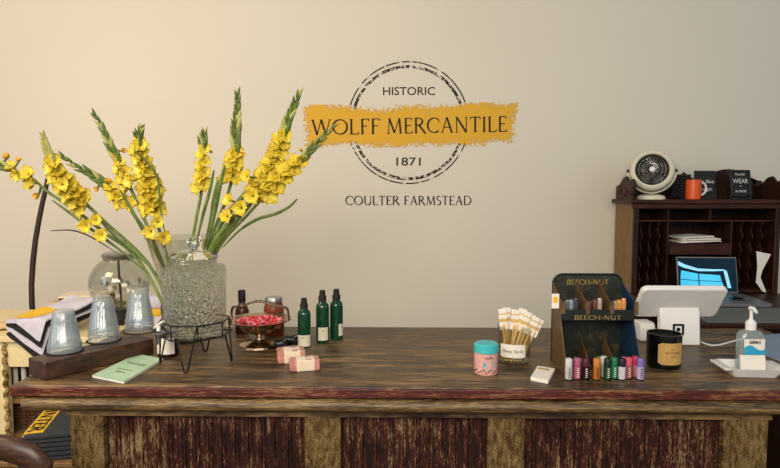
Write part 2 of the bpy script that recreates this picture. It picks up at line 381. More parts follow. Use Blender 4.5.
def sans_text(mb, s, h, mtx, width=None, bold=0.0):
    """Blender's own sans letters as mesh in the XZ plane, centred on the origin of mtx; h = cap height"""
    cu = bpy.data.curves.new('t', 'FONT'); cu.body = s; cu.size = h/0.72; cu.align_x = 'CENTER'; cu.resolution_u = 3
    if bold: cu.offset = bold
    o = bpy.data.objects.new('t', cu); COL.objects.link(o)
    me = bpy.data.meshes.new_from_object(o, depsgraph=bpy.context.evaluated_depsgraph_get())
    bpy.context.view_layer.update()
    vs = [v.co.copy() for v in me.vertices]; fs = [tuple(p.vertices) for p in me.polygons]
    bpy.data.objects.remove(o); bpy.data.curves.remove(cu); bpy.data.meshes.remove(me)
    if vs:
        xs = [v.x for v in vs]; k = 1.0
        if width: k = width/(max(xs)-min(xs))
        mid = (max(xs)+min(xs))/2
        mb.add([((v.x-mid)*k, 0, v.y) for v in vs], fs, mtx)

CZ = 0.90   # counter top height
def on(px, py): return at_z(px, py, CZ)

# ------------------------------------------------------------------ the setting
WY = 3.50
tag(build('wall_back', MB().box((0, WY+.05, 1.5), (9, .1, 3.0)), 'wall', smooth=False), kind='structure')
tag(build('floor', MB().box((0, 1.5, -.05), (9, 5, .1)), 'floor', smooth=False), kind='structure')

# ------------------------------------------------------------------ painted shop emblem on the wall
sy = WY-0.0015
e0 = at_y(408, 123, sy); K = (at_y(508, 123, sy)-e0).x/100      # metres per pixel on the wall
sign = thing('wall_emblem', 'painted round emblem with yellow brush band and shop name on the cream wall', 'wall sign', e0)
def wl(px, py): p = at_y(px, py, sy)-e0; return p.x, p.z
def ring(r0, r1, a0=0, a1=360, y=0):
    mb = MB(); A = []; B = []; n = 120
    for i in range(n+1):
        a = R(a0+(a1-a0)*i/n); A.append((r0*math.cos(a), y, r0*math.sin(a))); B.append((r1*math.cos(a), y, r1*math.sin(a)))
    return mb.quadstrip(A, B)
M['ringpaint'] = paint_alpha('worn_black_ring', '231d18', 'ring', thr=0.49, scale=42)
M['ringthin'] = paint_alpha('thin_black_ring', '2a231d', 'ring', thr=0.45, scale=20)
o = build('outer_ring', ring(59.8*K, 61.1*K), 'ringthin', sign); o.location.y = 0
o = build('inner_ring', ring(54.2*K, 57.2*K), 'ringpaint', sign)
x0, z0 = wl(302, 147.5); x1, z1 = wl(518, 103)
bw, bh = (x1-x0)/2, (z1-z0)/2
M['band'] = paint_alpha('yellow_brushed_paint', 'dba92f', 'band', bw, bh, scale=62)
mb = MB(); n = 2
mb.add([(-bw, 0, -bh), (bw, 0, -bh), (bw, 0, bh), (-bw, 0, bh)], [(0, 1, 2, 3)])
o = build('paint_band', mb, 'band', sign, smooth=False); o.location = ((x0+x1)/2, -.0012, (z0+z1)/2); o.rotation_euler.y = -R(0.7)
mb = MB(); xa, za = wl(312, 134.6); xb, _ = wl(507, 131)
xm1 = xa+(xb-xa)*.352; xm2 = xa+(xb-xa)*.382; sl_ = math.tan(R(0.9))
serif_text(mb, 'WOLFF', xa, xm1, za, 15.3*K, y=-.0024, rot=R(0.9), thick=.13, thin=.065); build('first_word', mb, 'ink', sign, smooth=False)
mb = MB(); serif_text(mb, 'MERCANTILE', xm2, xb, za+sl_*(xb-xa)*.52, 15.3*K, y=-.0024, rot=R(0.9), thick=.13, thin=.065)
build('second_word', mb, 'ink', sign, smooth=False)
mb = MB(); xa, za = wl(345.5, 205); xb, _ = wl(471.5, 205)
serif_text(mb, 'COULTER', xa, xa+(xb-xa)*.43, za, 9.2*K, y=0, thick=.15, thin=.075); build('place_name_start', mb, 'ink', sign, smooth=False)
mb = MB(); serif_text(mb, 'FARMSTEAD', xa+(xb-xa)*.465, xb, za, 9.2*K, y=0, thick=.15, thin=.075)
build('place_name_end', mb, 'ink', sign, smooth=False)
mb = MB(); xc, zc = wl(409, 95); sans_text(mb, 'HISTORIC', 8.2*K, T(xc, 0, zc), 52*K, bold=.0005)
build('top_word', mb, 'ink', sign, smooth=False)
mb = MB(); xc, zc = wl(408.5, 165.5); sans_text(mb, '1871', 8.4*K, T(xc, 0, zc), 24.5*K, bold=.0005)
build('year', mb, 'ink', sign, smooth=False)

# ------------------------------------------------------------------ shop counter
A = on(13, 384); XL = A.x; YF = on(390, 387).y; YB = on(390, 327).y; XR = 1.45
ct = thing('shop_counter', 'long weathered wooden counter with red edge and distressed panelled front', 'counter', (0, YF, 0))
D = YB-YF
build('top_board', MB().box(((XL+XR)/2, D/2, CZ-.016), (XR-XL, D, .032)), 'top', ct, bevel=.004)
build('edge_band', MB().box(((XL+XR)/2, -.002, CZ-.0185), (XR-XL+.004, .008, .027)), 'edge', ct, bevel=.003)
build('end_edge_band', MB().box((XL-.002, D/2, CZ-.0185), (.008, D, .027)), 'edge', ct, bevel=.003)
prof = [(.02+.020*math.cos(a), .02*math.sin(a)) for a in [R(-90+15*i) for i in range(13)]]
mb = MB(); XM = XL+.035
pts = [(-.0+.035-q[0]*1.3, CZ-.055+q[1]) for q in prof]
# half-round moulding under the top, front run and left return
mb.add([(XM, y, z) for y, z in pts]+[(XR, y, z) for y, z in pts]+[(XM, .06, CZ-.035), (XR, .06, CZ-.035), (XM, .06, CZ-.075), (XR, .06, CZ-.075)],
       [(i, i+1, 13+i+1, 13+i) for i in range(12)]+[(26, 27, 25, 12), (28, 0, 13, 29), tuple(range(13))+(26, 28), (26, 28, 29, 27)])
build('moulding', mb, 'mold', ct)
build('end_moulding', MB().box((XM+.015, D/2+.02, CZ-.055), (.03, D-.06, .038)), 'mold', ct, bevel=.012)
FB = .045
XBL = at_y(72, 430, YF+FB).x; XBR = at_y(766, 430, YF+FB).x
build('frieze', MB().box(((XBL+XBR)/2, (FB-.012+D-.03)/2, CZ-.087), (XBR-XBL+.02, D-.03-FB+.012, .03)), 'top', ct, bevel=.002)
build('carcass', MB().box(((XBL+XBR)/2, (FB+.02+D-.04)/2, (CZ-.10)/2), (XBR-XBL-.02, D-.04-FB-.02, CZ-.10)), 'dark', ct)
def xat(px): return at_y(px, 440, YF+FB).x
stiles = [(72, 105), (305, 341), (487, 524), (722, 766)]
for a, b in stiles:
    xa, xb = xat(a), xat(b)
    build('post', MB().box(((xa+xb)/2, FB+.005, (CZ-.10)/2), (xb-xa, .028, CZ-.10)), 'post', ct, bevel=.003)
for k in range(3):
    xa, xb = xat(stiles[k][1]), xat(stiles[k+1][0]); n = int(round((xb-xa)/.040)); ww = (xb-xa)/n
    mb = MB()
    for i in range(n):
        c = xa+ww*(i+.5); h = ww/2-.0015
        out = [(c-h, .03), (c-h, .018), (c-h+.004, .0145), (c+h*.35, .0145), (c+h*.42, .019), (c+h*.55, .0135), (c+h*.85, .0135), (c+h, .018), (c+h, .03)]
        mb.prism([(x, y+FB) for x, y in out], .10, CZ-.102)
    build('beaded_panel', mb, 'panel', ct, smooth=False)
build('plinth', MB().box(((XBL+XBR)/2, FB, .05), (XBR-XBL, .03, .10)), 'dark', ct, bevel=.003)

# ------------------------------------------------------------------ secretary desk behind on the right
HF, HB = 3.20, 3.46
X0 = at_y(632, 250, HF).x; X1 = at_y(778, 250, HF).x; DZ = at_y(740, 298, 3.15).z
LZ = .91
TZ = at_y(700, 199.8, HF).z
desk = thing('secretary_desk', 'dark mahogany secretary desk with pigeonholes and scrolled top gallery', 'desk', (X0, HF, 0))
Wd = X1-X0; tk = .018; DP = HB-HF
build('side_panel', MB().box((tk/2, DP/2, TZ/2), (tk, DP, TZ)), 'oak', desk, bevel=.002)
build('side_panel', MB().box((Wd-tk/2, DP/2, TZ/2), (tk, DP, TZ)), 'mahogv', desk, bevel=.002)
build('face_stile', MB().box((tk/2+.004, -.006, (TZ+0)/2), (tk+.010, .012, TZ-.03)), 'mahogv', desk, bevel=.002)
build('face_stile', MB().box((Wd-tk/2-.004, -.006, TZ/2), (tk+.010, .012, TZ-.03)), 'mahogv', desk, bevel=.002)
build('back_panel', MB().box((Wd/2, DP-.006, TZ/2), (Wd-2*tk, .012, TZ)), 'mahogv', desk)
build('top_panel', MB().box((Wd/2, DP/2-.015, TZ-.010), (Wd+.05, DP+.03, .022)), 'mahog', desk, bevel=.005)
build('cornice', MB().box((Wd/2, -.008, TZ-.034), (Wd+.016, .02, .026)), 'mahog', desk, bevel=.004)
def dl(px, py, y=HF): p = at_y(px, py, y); return p.x-X0, p.z
xd1 = dl(669, 240)[0]; xd2 = dl(733, 240)[0]; xm = dl(712, 212)[0]
zs = dl(690, 221)[1]; zb = LZ+.02
build('long_shelf', MB().box((Wd/2, DP/2+.005, zs), (Wd-2*tk, DP-.02, .009)), 'mahog', desk, bevel=.001)
for x in (xd1, xd2): build('upright', MB().box((x, DP/2+.005, (zs+zb)/2), (.010, DP-.02, zs-zb)), 'mahogv', desk, bevel=.001)
for x in (xd1, xm): build('small_divider', MB().box((x, DP/2+.005, (zs+TZ-.02)/2), (.008, DP-.02, TZ-.02-zs)), 'mahogv', desk, bevel=.001)
z1_ = dl(700, 244.5)[1]; z2_ = dl(700, 254)[1]
build('centre_shelf', MB().box(((xd1+xd2)/2, DP/2+.005, z1_), (xd2-xd1-.010, DP-.02, .008)), 'mahog', desk, bevel=.001)
dr = build('small_drawer', MB().box(((xd1+xd2)/2, .03, (z1_+z2_)/2-.004), (xd2-xd1-.012, .06, z1_-z2_)), 'mahog', desk, bevel=.002)
build('writing_shelf', MB().box((Wd/2, DP/2, LZ+.008), (Wd-2*tk, DP-.012, .016)), 'mahog', desk)
# scalloped slot dividers
def scallop(x):
    n = 44; pts = []; z0_, z1_ = zb-.004, zs-.005
    for i in range(n+1):
        t = i/n; z = z0_+(z1_-z0_)*t
        pts.append((.012+.022*(0.5+0.5*math.cos(t*2*PI*4.5))+.02*(1-t), z))
    mb = MB(); m_ = len(pts); vs = []
    for sx_ in (-.0035, .0035):
        vs += [(x+sx_, y, z) for y, z in pts]+[(x+sx_, DP-.014, z) for y, z in pts]
    q = 2*m_; fs = []
    for i in range(m_-1):
        fs += [(i, i+1, m_+i+1, m_+i), (q+i, q+m_+i, q+m_+i+1, q+i+1), (i, q+i, q+i+1, i+1)]
    return mb.add(vs, fs)
for px in (643, 651.5, 660.5): build('slot_divider', scallop(dl(px, 250)[0]), 'mahogv', desk)
for px in (744, 754, 764): build('slot_divider', scallop(dl(px, 250)[0]), 'mahogv', desk)
# gallery: rear crest with two humps and two side scrolls
def crest_pt(px, py): p = at_y(px, py, 3.43); return (p.x-X0, p.z)
out = [crest_pt(623, 200), crest_pt(623, 186)]
def hump(c, hw, py0, py1, n=14):
    return [crest_pt(c-hw*math.cos(PI*i/n), py0-(py0-py1)*math.sin(PI*i/n)) for i in range(n+1)]
out += hump(652, 24, 188, 170) + hump(688, 9, 184, 177, 8) + hump(729, 26, 189, 169)
for px, py in ((757, 184), (761, 180), (766, 181), (768, 186), (764, 189), (763, 193), (767, 196), (771, 193), (773, 187), (777, 182), (780, 184), (778, 192), (776, 200)):
    out.append(crest_pt(px-4, py))
mb = MB(); mb.prism(out, -.245, -.230, Rx(PI/2))
cr = build('crest_board', mb, 'mahogv', desk, smooth=False, bevel=.002)
def side_scroll(x):
    o_ = []; b = TZ+.0
    for y, z in ((.0, 0), (-.02, .0), (-.03, .03), (-.035, .055), (-.02, .072), (.005, .074), (.03, .062), (.05, .068), (.08, .084), (.12, .080), (.17, .058), (.20, .05), (.228, .05), (.228, 0)):
        o_.append((y, b+z*1.5))
    mb = MB(); mb.prism(o_, 0, .012, Matrix(((0,0,1,x),(1,0,0,0),(0,1,0,0),(0,0,0,1)))); return mb
build('side_scroll', side_scroll(-.012), 'mahogv', desk, smooth=False, bevel=.002)
build('side_scroll', side_scroll(Wd+.0), 'mahogv', desk, smooth=False, bevel=.002)
for q, (px, py) in enumerate(((619, 190), (625, 192), (631, 191))):
    x, z = dl(px, py, 3.18); mb = MB(); mb.superbox((.03, .012, .05), .8, 16, (x, -.028, z), None)
    build('carved_leaf', mb, 'mahog', desk)
# drop leaf towards the counter
LF = YB+.03
build('drop_leaf', MB().box((Wd/2+.03, (LF-HF)/2-.007, LZ-.011), (Wd+.12, HF-LF-.014, .022)), 'mahogv', desk, bevel=.004)
build('dark_gap_filler', MB().box((Wd-.16, (LF-HF)/2-.01, (LZ-.026)/2), (.46, HF-LF-.06, LZ-.026)), 'mahogv', desk, bevel=.003)  # added dark block, keeps the gap past the counter's right end dark
build('lower_front', MB().box((Wd/2, .01, (LZ-.03)/2), (Wd-2*tk-.02, .02, LZ-.03)), 'mahog', desk)

# ------------------------------------------------------------------ things on top of the desk
def top_at(px, y): p = at_y(px, 198, y); return Vector((p.x, y, TZ+.001))
# fan
p = top_at(651, 3.25); fan = thing('desk_fan', 'small round ivory vintage fan on desk top', 'fan', p, -R(20))
mb = MB(); mb.lathe([(0, 0), (.071, 0), (.073, .006), (.066, .019), (.048, .026), (0, .028)], 40, mtx=Matrix.Diagonal((1, .72, 1, 1)))
build('base', mb, 'ivory', fan)
FC = at_y(651, 171, 3.25).z-p.z; fr = .106
mb = MB(); pts = []
for i in range(25):
    a = PI+PI*i/24; pts.append(((fr+.012)*math.cos(a), .0, FC+(fr+.010)*math.sin(a)))
mb.tube(pts, .0062, 8, flat=1.0)
build('yoke', mb, 'ivory', fan)
Hm = T(0, 0, FC) @ Rx(PI/2-R(10))      # head: +Z of the head points to the room
hd = MB(); hd.lathe([(.040, -.085), (.065, -.075), (.090, -.045), (.108, -.010), (.112, .018), (.108, .036), (.098, .045), (.088, .046), (.083, .040), (.083, .020)], 48, mtx=Hm)
build('housing', hd, 'ivory', fan)
hd = MB(); hd.lathe([(.0845, .024), (.0845, -.02), (.06, -.03), (0, -.034)], 40, mtx=Hm); tag(build('duct_lining', hd, 'blackm', fan), 'dark inside of the fan')
mb = MB()
for j in range(5):
    a = 2*PI*j/5+.3; vs = []; 
    for i in range(7):
        for k in range(5):
            u = .018+.058*i/6; v = (k-2)/2*R(27)*(0.6+.4*math.sin(PI*i/6)); vs.append((u*math.cos(a+v), u*math.sin(a+v), -.006+.010*(k-2)/2))
    mb.add(vs, [(i*5+k, i*5+k+1, i*5+k+6, i*5+k+5) for i in range(6) for k in range(4)], Hm)
build('blades', mb, 'padg', fan)
mb = MB()
for j in range(24):
    a = 2*PI*j/24; pts = []
    for i in range(7):
        u = .016+.067*i/6; b = a+.7*i/6; pts.append((u*math.cos(b), u*math.sin(b), .036+.008*math.sin(PI*i/6)))
    mb.tube(pts, .0009, 4, mtx=Hm)
for r_ in (.03, .05, .068): mb.tube([(r_*math.cos(a), r_*math.sin(a), .044) for a in [2*PI*i/40 for i in range(40)]], .0009, 4, closed=True, mtx=Hm)
build('grille', mb, 'chrome', fan)
mb = MB(); mb.lathe([(0, .052), (.010, .052), (.0145, .048), (.0145, .036), (0, .036)], 24, mtx=Hm); build('hub_cap', mb, 'white', fan)
for s in (-1, 1):
    mb = MB(); mb.lathe([(0, 0), (.009, 0), (.009, .012), (0, .014)], 16, mtx=T(s*(fr+.006), 0, FC) @ Ry(s*PI/2)); build('pivot_knob', mb, 'iron', fan)
# mug
p = top_at(693, 3.24); mug = thing('mug', 'orange mug with a pale handle on desk top', 'mug', p)
mb = MB(); mb.lathe([(0, 0), (.034, 0), (.038, .004), (.0385, .06), (.0385, .105), (.0355, .105), (.035, .02), (0, .008)], 40); build('body', mb, 'orange', mug)
mb = MB(); mb.tube([(.037+.030*math.sin(a), 0, .058-.034*math.cos(a)) for a in [R(8+i*16.4) for i in range(11)]], .006, 8); build('handle', mb, 'white', mug)
# dark carved pine cone
p = top_at(683, 3.33); 
mb = MB(); mb.lathe([(0, 0), (.035, 0), (.045, .03), (.040, .08), (.022, .13), (0, .15)], 20)
for j in range(9):
    for k in range(11):
        z = .015+.014*j; r_ = (.052 if z < .06 else .052-.030*((z-.06)/.08)); a = 2*PI*(k+.5*(j % 2))/11
        mb.superbox((.022, .022, .016), .9, 8, mtx=T(r_*math.cos(a), r_*math.sin(a), z) @ Rz(a) @ Ry(-.5))
tag(build('pine_cone_ornament', mb, 'blackm', loc=p), 'dark pine cone ornament behind orange mug', 'ornament')
# two black signs
def small_sign(px0, px1, py0, label, lines, yy, frame):
    p = top_at((px0+px1)/2, yy); a = at_y(px0, 190, yy); b = at_y(px1, 190, yy); wd = b.x-a.x; ht = at_y(px0, py0, yy).z-p.z
    t = thing('small_sign', label, 'sign', p)
    tilt = Rx(-R(10))
    board = MB().box((0, .005, ht/2), (wd, .008, ht), tilt); build('board', board, 'blackm', t, bevel=.001)
    if frame:
        mb = MB()
        for (x, z, sx_, sz_) in ((-wd/2, ht/2, .007, ht), (wd/2, ht/2, .007, ht), (0, 0.004, wd, .007), (0, ht, wd+.006, .007)):
            mb.box((x, .002, z), (sx_, .014, sz_), tilt)
        build('frame', mb, 'rackmix', t, bevel=.002)
    for s_, zf, hf, wf in lines:
        mb = MB(); sans_text(mb, s_, ht*hf, tilt @ T(0, -.0004, ht*zf), wd*wf); build('lettering', mb, 'chalk', t, smooth=False)
small_sign(696, 717, 170, 'small black sign with white words just behind the orange mug', [("it's like", .56, .13, .8), ('magic', .30, .13, .6)], 3.34, False)
small_sign(732, 751, 170, 'small framed black chalk sign reading WEAR right of the mug', [('PLEASE', .83, .08, .5), ('WEAR', .56, .16, .8), ('+', .42, .08, .1), ('A-MASK', .24, .09, .6)], 3.30, True)
# easel under the right-hand sign
pe = top_at(741, 3.25); mb = MB()
for x in (-.055, .052): mb.tube([(x, 0, .006), (x, 0, .02), (x, .03, .02)], .005, 6)
mb.tube([(-.1, .0, .006), (-.055, 0, .018), (0, .0, .010), (.052, 0, .018), (.07, 0, .006)], .004, 6)
tag(build('sign_easel', mb, 'iron', loc=pe), 'low black easel at the foot of the framed chalk sign', 'easel')

# papers on centre shelf
random.seed(3)
for i, (dx, rz_, lab) in enumerate(((0, .06, 'bottom'), (.01, -.10, 'middle'), (-.02, .16, 'top'))):
    c = at_y(695+dx*200, 243, 3.28); mb = MB(); mb.superbox((.225-.02*i, .17, .008), .15, 20, warp=lambda x, y, z: (x, y, z+.006*math.sin(x*22+1)+.004))
    tag(build('paper_stack', mb, 'paper', loc=(c.x, 3.295, z1_+.012+.011*i), rz=rz_), 'white paper bundle on the centre desk shelf, %s of three' % lab, 'papers', 'papers on the desk shelf')
# leaning white paper in right slots
mb = MB(); pp = [at_y(x, y, 3.19) for x, y in ((755, 251), (769.5, 254), (761, 270), (759, 277), (765, 292), (761, 291), (754.5, 282), (756, 266))]
c0 = at_y(760, 292, 3.185); mb.prism([(q.x-c0.x, q.z-c0.z) for q in pp], -.0008, .0008, Rx(PI/2))
o = tag(build('loose_paper', mb, 'paper', smooth=False, loc=(c0.x, 3.178, c0.z)), 'creased white paper sticking out of right desk slots', 'paper')

# ------------------------------------------------------------------ laptop, mat, folder
lp = thing('laptop', 'open grey laptop with glowing blue screen on the desk', 'laptop', (at_z(712, 299, LZ).x, 3.10, LZ), R(-3))
hx = (at_y(738, 280, 3.10).x-at_y(679, 280, 3.10).x)/2
DX = at_y(708.5, 280, 3.10).x-lp.location.x
bm_ = MB(); bm_.superbox((hx*2+.01, .30, .016), .12, 40, (DX, -.167, .010)); build('base', bm_, 'lapg', lp)
ke = MB()
for r_ in range(5):
    for c_ in range(13): ke.box((DX-hx+.03+c_*(2*hx-.06)/12, -.03-r_*.026, .0185), (.018, .020, .002))
tag(build('keyboard', ke, 'padg', lp, bevel=.001), 'dark grey keys')
build('trackpad', MB().box((DX+.01, -.215, .0182), (.10, .06, .0012)), 'padg', lp, bevel=.0005)
SH = (at_y(708, 260, 3.10).z-LZ); Sm = T(DX, .0, .016) @ Rx(-R(12))
mb = MB(); mb.box((0, .004, SH/2), (2*hx, .008, SH), Sm); build('lid', mb, 'lapg', lp, bevel=.002)
mb = MB(); mb.box((0, -.0008, SH/2), (2*hx-.010, .0016, SH-.012), Sm); sc = build('screen', mb, 'scr', lp, smooth=False)
def sp(u, v): return (-hx+.006+u*(2*hx-.012), -.0024, .008+v*(SH-.014))
mb = MB()
for q in ([(.03,.36),(.34,.32),(.34,.52),(.05,.62)], [(.36,.32),(.74,.30),(.72,.48),(.36,.52)], [(.03,.08),(.34,.08),(.34,.30),(.03,.34)], [(.36,.08),(.78,.08),(.75,.28),(.36,.30)]):
    mb.add([sp(*t) for t in q], [(0,1,2,3)], Sm)
build('screen_panes', mb, 'scrc', sc, smooth=False)
mb = MB(); mb.add([sp(*t) for t in [(.0,.90),(.12,.80),(.34,.68),(.60,.66),(.80,.66),(.80,.62),(.60,.60),(.34,.60),(.10,.70),(.0,.78)]], [tuple(range(10))], Sm)
mb.add([sp(*t) for t in [(.78,.64),(.84,.62),(.90,.10),(.84,.10)]], [(0,1,2,3)], Sm)
build('screen_beam', mb, 'scrl', sc, smooth=False)
# speckled mat
c = at_z(745, 317, LZ)
mb = MB(); q = [at_z(x, y, LZ) for x, y in ((640, 326), (800, 326), (800, 318), (775, 309), (752, 309), (748, 314), (640, 314))]
q = [Vector((1.26, LF+.02, 0)), Vector((2.02, LF+.02, 0)), Vector((2.02, 2.86, 0)), Vector((1.84, 2.86, 0)), Vector((1.82, 2.765, 0)), Vector((1.26, 2.765, 0))]
mb.prism([(t.x-c.x, t.y-c.y) for t in q], 0, .003)
tag(build('desk_mat', mb, 'mat', loc=(c.x, c.y, LZ+.0003), smooth=False, bevel=.001), 'grey speckled mat on the desk in front of the laptop', 'mat')
# mouse
m_ = at_z(761, 311, LZ); mb = MB(); mb.superbox((.06, .10, .03), .7, 20, (0, 0, .012), warp=lambda x, y, z: (x, y, max(z, -.008)))
tag(build('computer_mouse', mb, 'black', loc=(m_.x, 2.90, LZ+.001)), 'black mouse on the desk right of the laptop', 'mouse')

# ------------------------------------------------------------------ point of sale terminal on counter
b0 = on(680, 346); pos = thing('point_of_sale_stand', 'white tablet checkout stand with a small square emblem, seen from behind', 'checkout stand', (b0.x, b0.y, CZ))
k = b0.y/F
# foot: side profile extruded in x, leaning column plus base plate
wc = 40*k
def slabprofile(pts, x0, x1, mb=None):
    mb = mb or MB(); mb.prism(pts, x0, x1, Matrix(((0,0,1,0),(1,0,0,0),(0,1,0,0),(0,0,0,1)))); return mb
mb = slabprofile([(0, .001), (.012, .12), (.03, .155), (.05, .155), (.04, .10), (.035, .02), (.14, .012), (.14, .001)], -wc*.48, wc*.52)
build('column', mb, 'white', pos, bevel=.010)
mb = slabprofile([(.05, .001), (.05, .06), (.062, .072), (.12, .072), (.14, .05), (.14, .001)], -wc*.5-.050, -wc*.46)
build('hub', mb, 'white', pos, bevel=.012)
mb = MB(); s_ = 4.6*k
lm = T(0, 0, 0)
lz = at_y(678.5, 329.5, b0.y+.004).z-CZ; lx = at_y(678.5, 329.5, b0.y+.004).x-b0.x
for (x, z, a, b) in ((-s_, 0, s_*.45, s_*2.3), (s_, 0, s_*.45, s_*2.3), (0, s_, s_*2.3, s_*.45), (0, -s_, s_*2.3, s_*.45), (0, 0, s_*.75, s_*.75)):
    mb.box((lx+x, -.0012+(lz+z)*.10, lz+z), (a, .004, b), None)
tag(build('square_emblem', mb, 'black', pos, smooth=False, bevel=.001), 'black square outline with a dot')
# tablet: rounded slab, top edge toward us, leaning back
tw = 1.04*(at_y(727, 286, 2.0).x-at_y(640, 286, 2.0).x)
pt = at_y(685.5, 287, b0.y-.03); pb = at_y(676, 315, b0.y+.06); pb.x = pt.x
axis = (pt-pb); L_ = axis.length; zax = axis.normalized(); yax = zax.cross(Vector((1, 0, 0))).normalized() 
xax = yax.cross(zax).normalized()
Tm = Matrix((( xax.x, yax.x, zax.x, (pt.x+pb.x)/2-b0.x), (xax.y, yax.y, zax.y, (pt.y+pb.y)/2-b0.y), (xax.z, yax.z, zax.z, (pt.z+pb.z)/2-CZ), (0,0,0,1)))
def rrect(hw, hh, r, n=8):
    out = []
    for cx, cy, a0 in ((hw-r, hh-r, 0), (-hw+r, hh-r, 90), (-hw+r, -hh+r, 180), (hw-r, -hh+r, 270)):
        for i in range(n+1): a = R(a0+90*i/n); out.append((cx+r*math.cos(a), cy+r*math.sin(a)))
    return out
mb = MB(); o1 = rrect(tw/2, L_/2, .022)
XZ = Matrix(((1,0,0,0),(0,0,1,0),(0,1,0,0),(0,0,0,1)))
mb.prism(o1, -.011, .011, Tm @ XZ); build('tablet', mb, 'white', pos, bevel=.006)
sgn = 1 if (Tm.to_3x3() @ Vector((0, 1, 0))).y > 0 else -1
mb = MB(); mb.prism(rrect(tw/2-.012, L_/2-.012, .008), sgn*.0112, sgn*.0125, Tm @ XZ); build('touch_screen', mb, 'black', pos)
# cable
pts = [on(x, y)+Vector((0, 0, .0035)) for x, y in ((701, 343), (706, 345), (712, 346.5), (719, 346), (727, 344), (734, 342), (742, 340))]
mb = MB(); mb.tube(pts, .0032, 8); tag(build('power_cord', mb, 'white'), 'thin white cord running along the counter from the checkout stand', 'cord')

# ------------------------------------------------------------------ candle
p = on(667, 369); cn = thing('candle', 'black glass jar candle with tan label in front of the checkout stand', 'candle', (p.x+.004, p.y+.035, CZ))
r_ = 16.3*(p.y+.03)/F; h_ = .106
mb = MB(); mb.lathe([(0, 0), (r_*.93, 0), (r_, .006), (r_*1.02, h_), (r_*.95, h_), (r_*.93, .02), (0, .015)], 48); build('jar', mb, 'black', cn)
mb = MB(); mb.lathe([(0, h_-.022), (r_*.93, h_-.022), (r_*.93, h_-.03), (0, h_-.03)], 40); tag(build('wax', mb, 'label', cn), 'cream wax')
mb = MB(); mb.tube([(0, 0, h_-.022), (.002, 0, h_-.010)], .0012, 6); build('wick', mb, 'blackm', cn)
def curved_label(r, a0, a1, z0, z1, n=16, corner=0):
    mb = MB(); A = []; B = []
    for i in range(n+1):
        a = R(a0+(a1-a0)*i/n); q = 1.0
        e = min(i, n-i)/n; dz = corner*(1-min(1, e*8))
        A.append((r*math.sin(a), -r*math.cos(a), z0+dz)); B.append((r*math.sin(a), -r*math.cos(a), z1-dz))
    return mb.quadstrip(A, B)
ls = build('label', curved_label(r_*1.025, -42, 52, .016, .084, corner=.006), 'goldlab', cn)
def wrap_text(mb, s, h, r, ang, z, width):
    t = MB(); sans_text(t, s, h, T(0, 0, z), width)
    t.v = [(r*math.sin(v[0]/r+R(ang)), -r*math.cos(v[0]/r+R(ang)), v[2]) for v in t.v]; mb.add(t.v, t.f)
for a_ in (('N.1', .005, .063, .012), ('BLACKBERRY', .0065, .051, .044), ('FIG', .006, .040, .014)):
    mb = MB(); wrap_text(mb, a_[0], a_[1], r_*1.035, 6, a_[2], a_[3]); build('lettering', mb, 'ink', ls, smooth=False)

# ------------------------------------------------------------------ sanitizer, dish, card, folder
p = on(758.5, 378); ds = thing('dish', 'white square ceramic dish holding sanitizer pump at right end of counter', 'dish', (p.x, p.y+.05, CZ), R(-4))
mb = MB(); q1 = rrect(.062, .045, .012); q2 = rrect(.075, .058, .010); q3 = rrect(.070, .053, .009); q4 = rrect(.058, .041, .010)
n = len(q1); vs = [(x, y, 0) for x, y in q1]+[(x, y, .026) for x, y in q2]+[(x, y, .026) for x, y in q3]+[(x, y, .006) for x, y in q4]
fs = [(j*n+i, j*n+(i+1)%n, (j+1)*n+(i+1)%n, (j+1)*n+i) for j in range(3) for i in range(n)]+[tuple(range(n)), tuple(range(3*n, 4*n))]
mb.add(vs, fs); build('bowl', mb, 'whitecer', ds)
c = ds.location
for s in (-1, 1):
    mb = MB(); mb.superbox((.020, .100, .006), .12, 24, (s*.083, 0, .023)); build('grip', mb, 'whitecer', ds)
sb = thing('pump_bottle', 'clear sanitizer bottle with white pump and blue label in the dish', 'bottle', (c.x+.012, c.y+.020, CZ+.0085))
zt = at_y(748, 308, c.y).z-CZ-.0085; zc = at_y(748, 331, c.y).z-CZ-.0085
mb = MB(); mb.superbox((.078, .046, zc*2), .35, 32, (0, 0, zc), warp=lambda x, y, z: (x, y, z)); 
mb.v = [(x, y, min(z, 2*zc)) for x, y, z in mb.v]
mb = MB(); mb.lathe([(0, 0), (.036, 0), (.038, .006), (.038, zc*.86), (.030, zc*.96), (.013, zc*1.0), (.013, zc+.008), (0, zc+.008)], 40, mtx=Matrix.Diagonal((1, .62, 1, 1)), power=3)
build('bottle_body', mb, 'gel', sb)
mb = MB(); mb.lathe([(0, zc), (.015, zc), (.015, zc+.022), (.008, zc+.03), (.005, zc+.032), (.005, zt-.01), (0, zt-.01)], 24)
mb.tube([(0, .006, zt-.006), (0, -.012, zt-.005), (-.002, -.030, zt-.012)], [.007, .0065, .004], 10)
build('pump', mb, 'white', sb)
def flat_label(w_, z0, z1, y, mtx=None, bul=.002):
    A = []; B = []
    for i in range(9):
        x = -w_/2+w_*i/8; yy = y+bul*(2*abs(i/8-.5))**2; A.append((x, yy, z0)); B.append((x, yy, z1))
    return MB().quadstrip(A, B, mtx)
l1 = build('label', flat_label(.062, .028, zc*.80, -.0255), 'paper', sb)
l2 = MB(); A = []; B = []
for i in range(13):
    x = -.032+.064*i/12; A.append((x, -.0262, .036)); B.append((x, -.0262, .070+.008*math.sin(i*.5)))
l2.quadstrip(A, B); build('blue_wave', l2, 'aqua', l1)
mb = MB(); sans_text(mb, 'GERM-X', .009, T(0, -.0268, .083), .036, bold=.0004); build('lettering', mb, 'ink', l1, smooth=False)
cb = thing('card_block', 'white card standing in the dish against the sanitizer bottle', 'card', (c.x-.004, c.y-.028, CZ+.007))
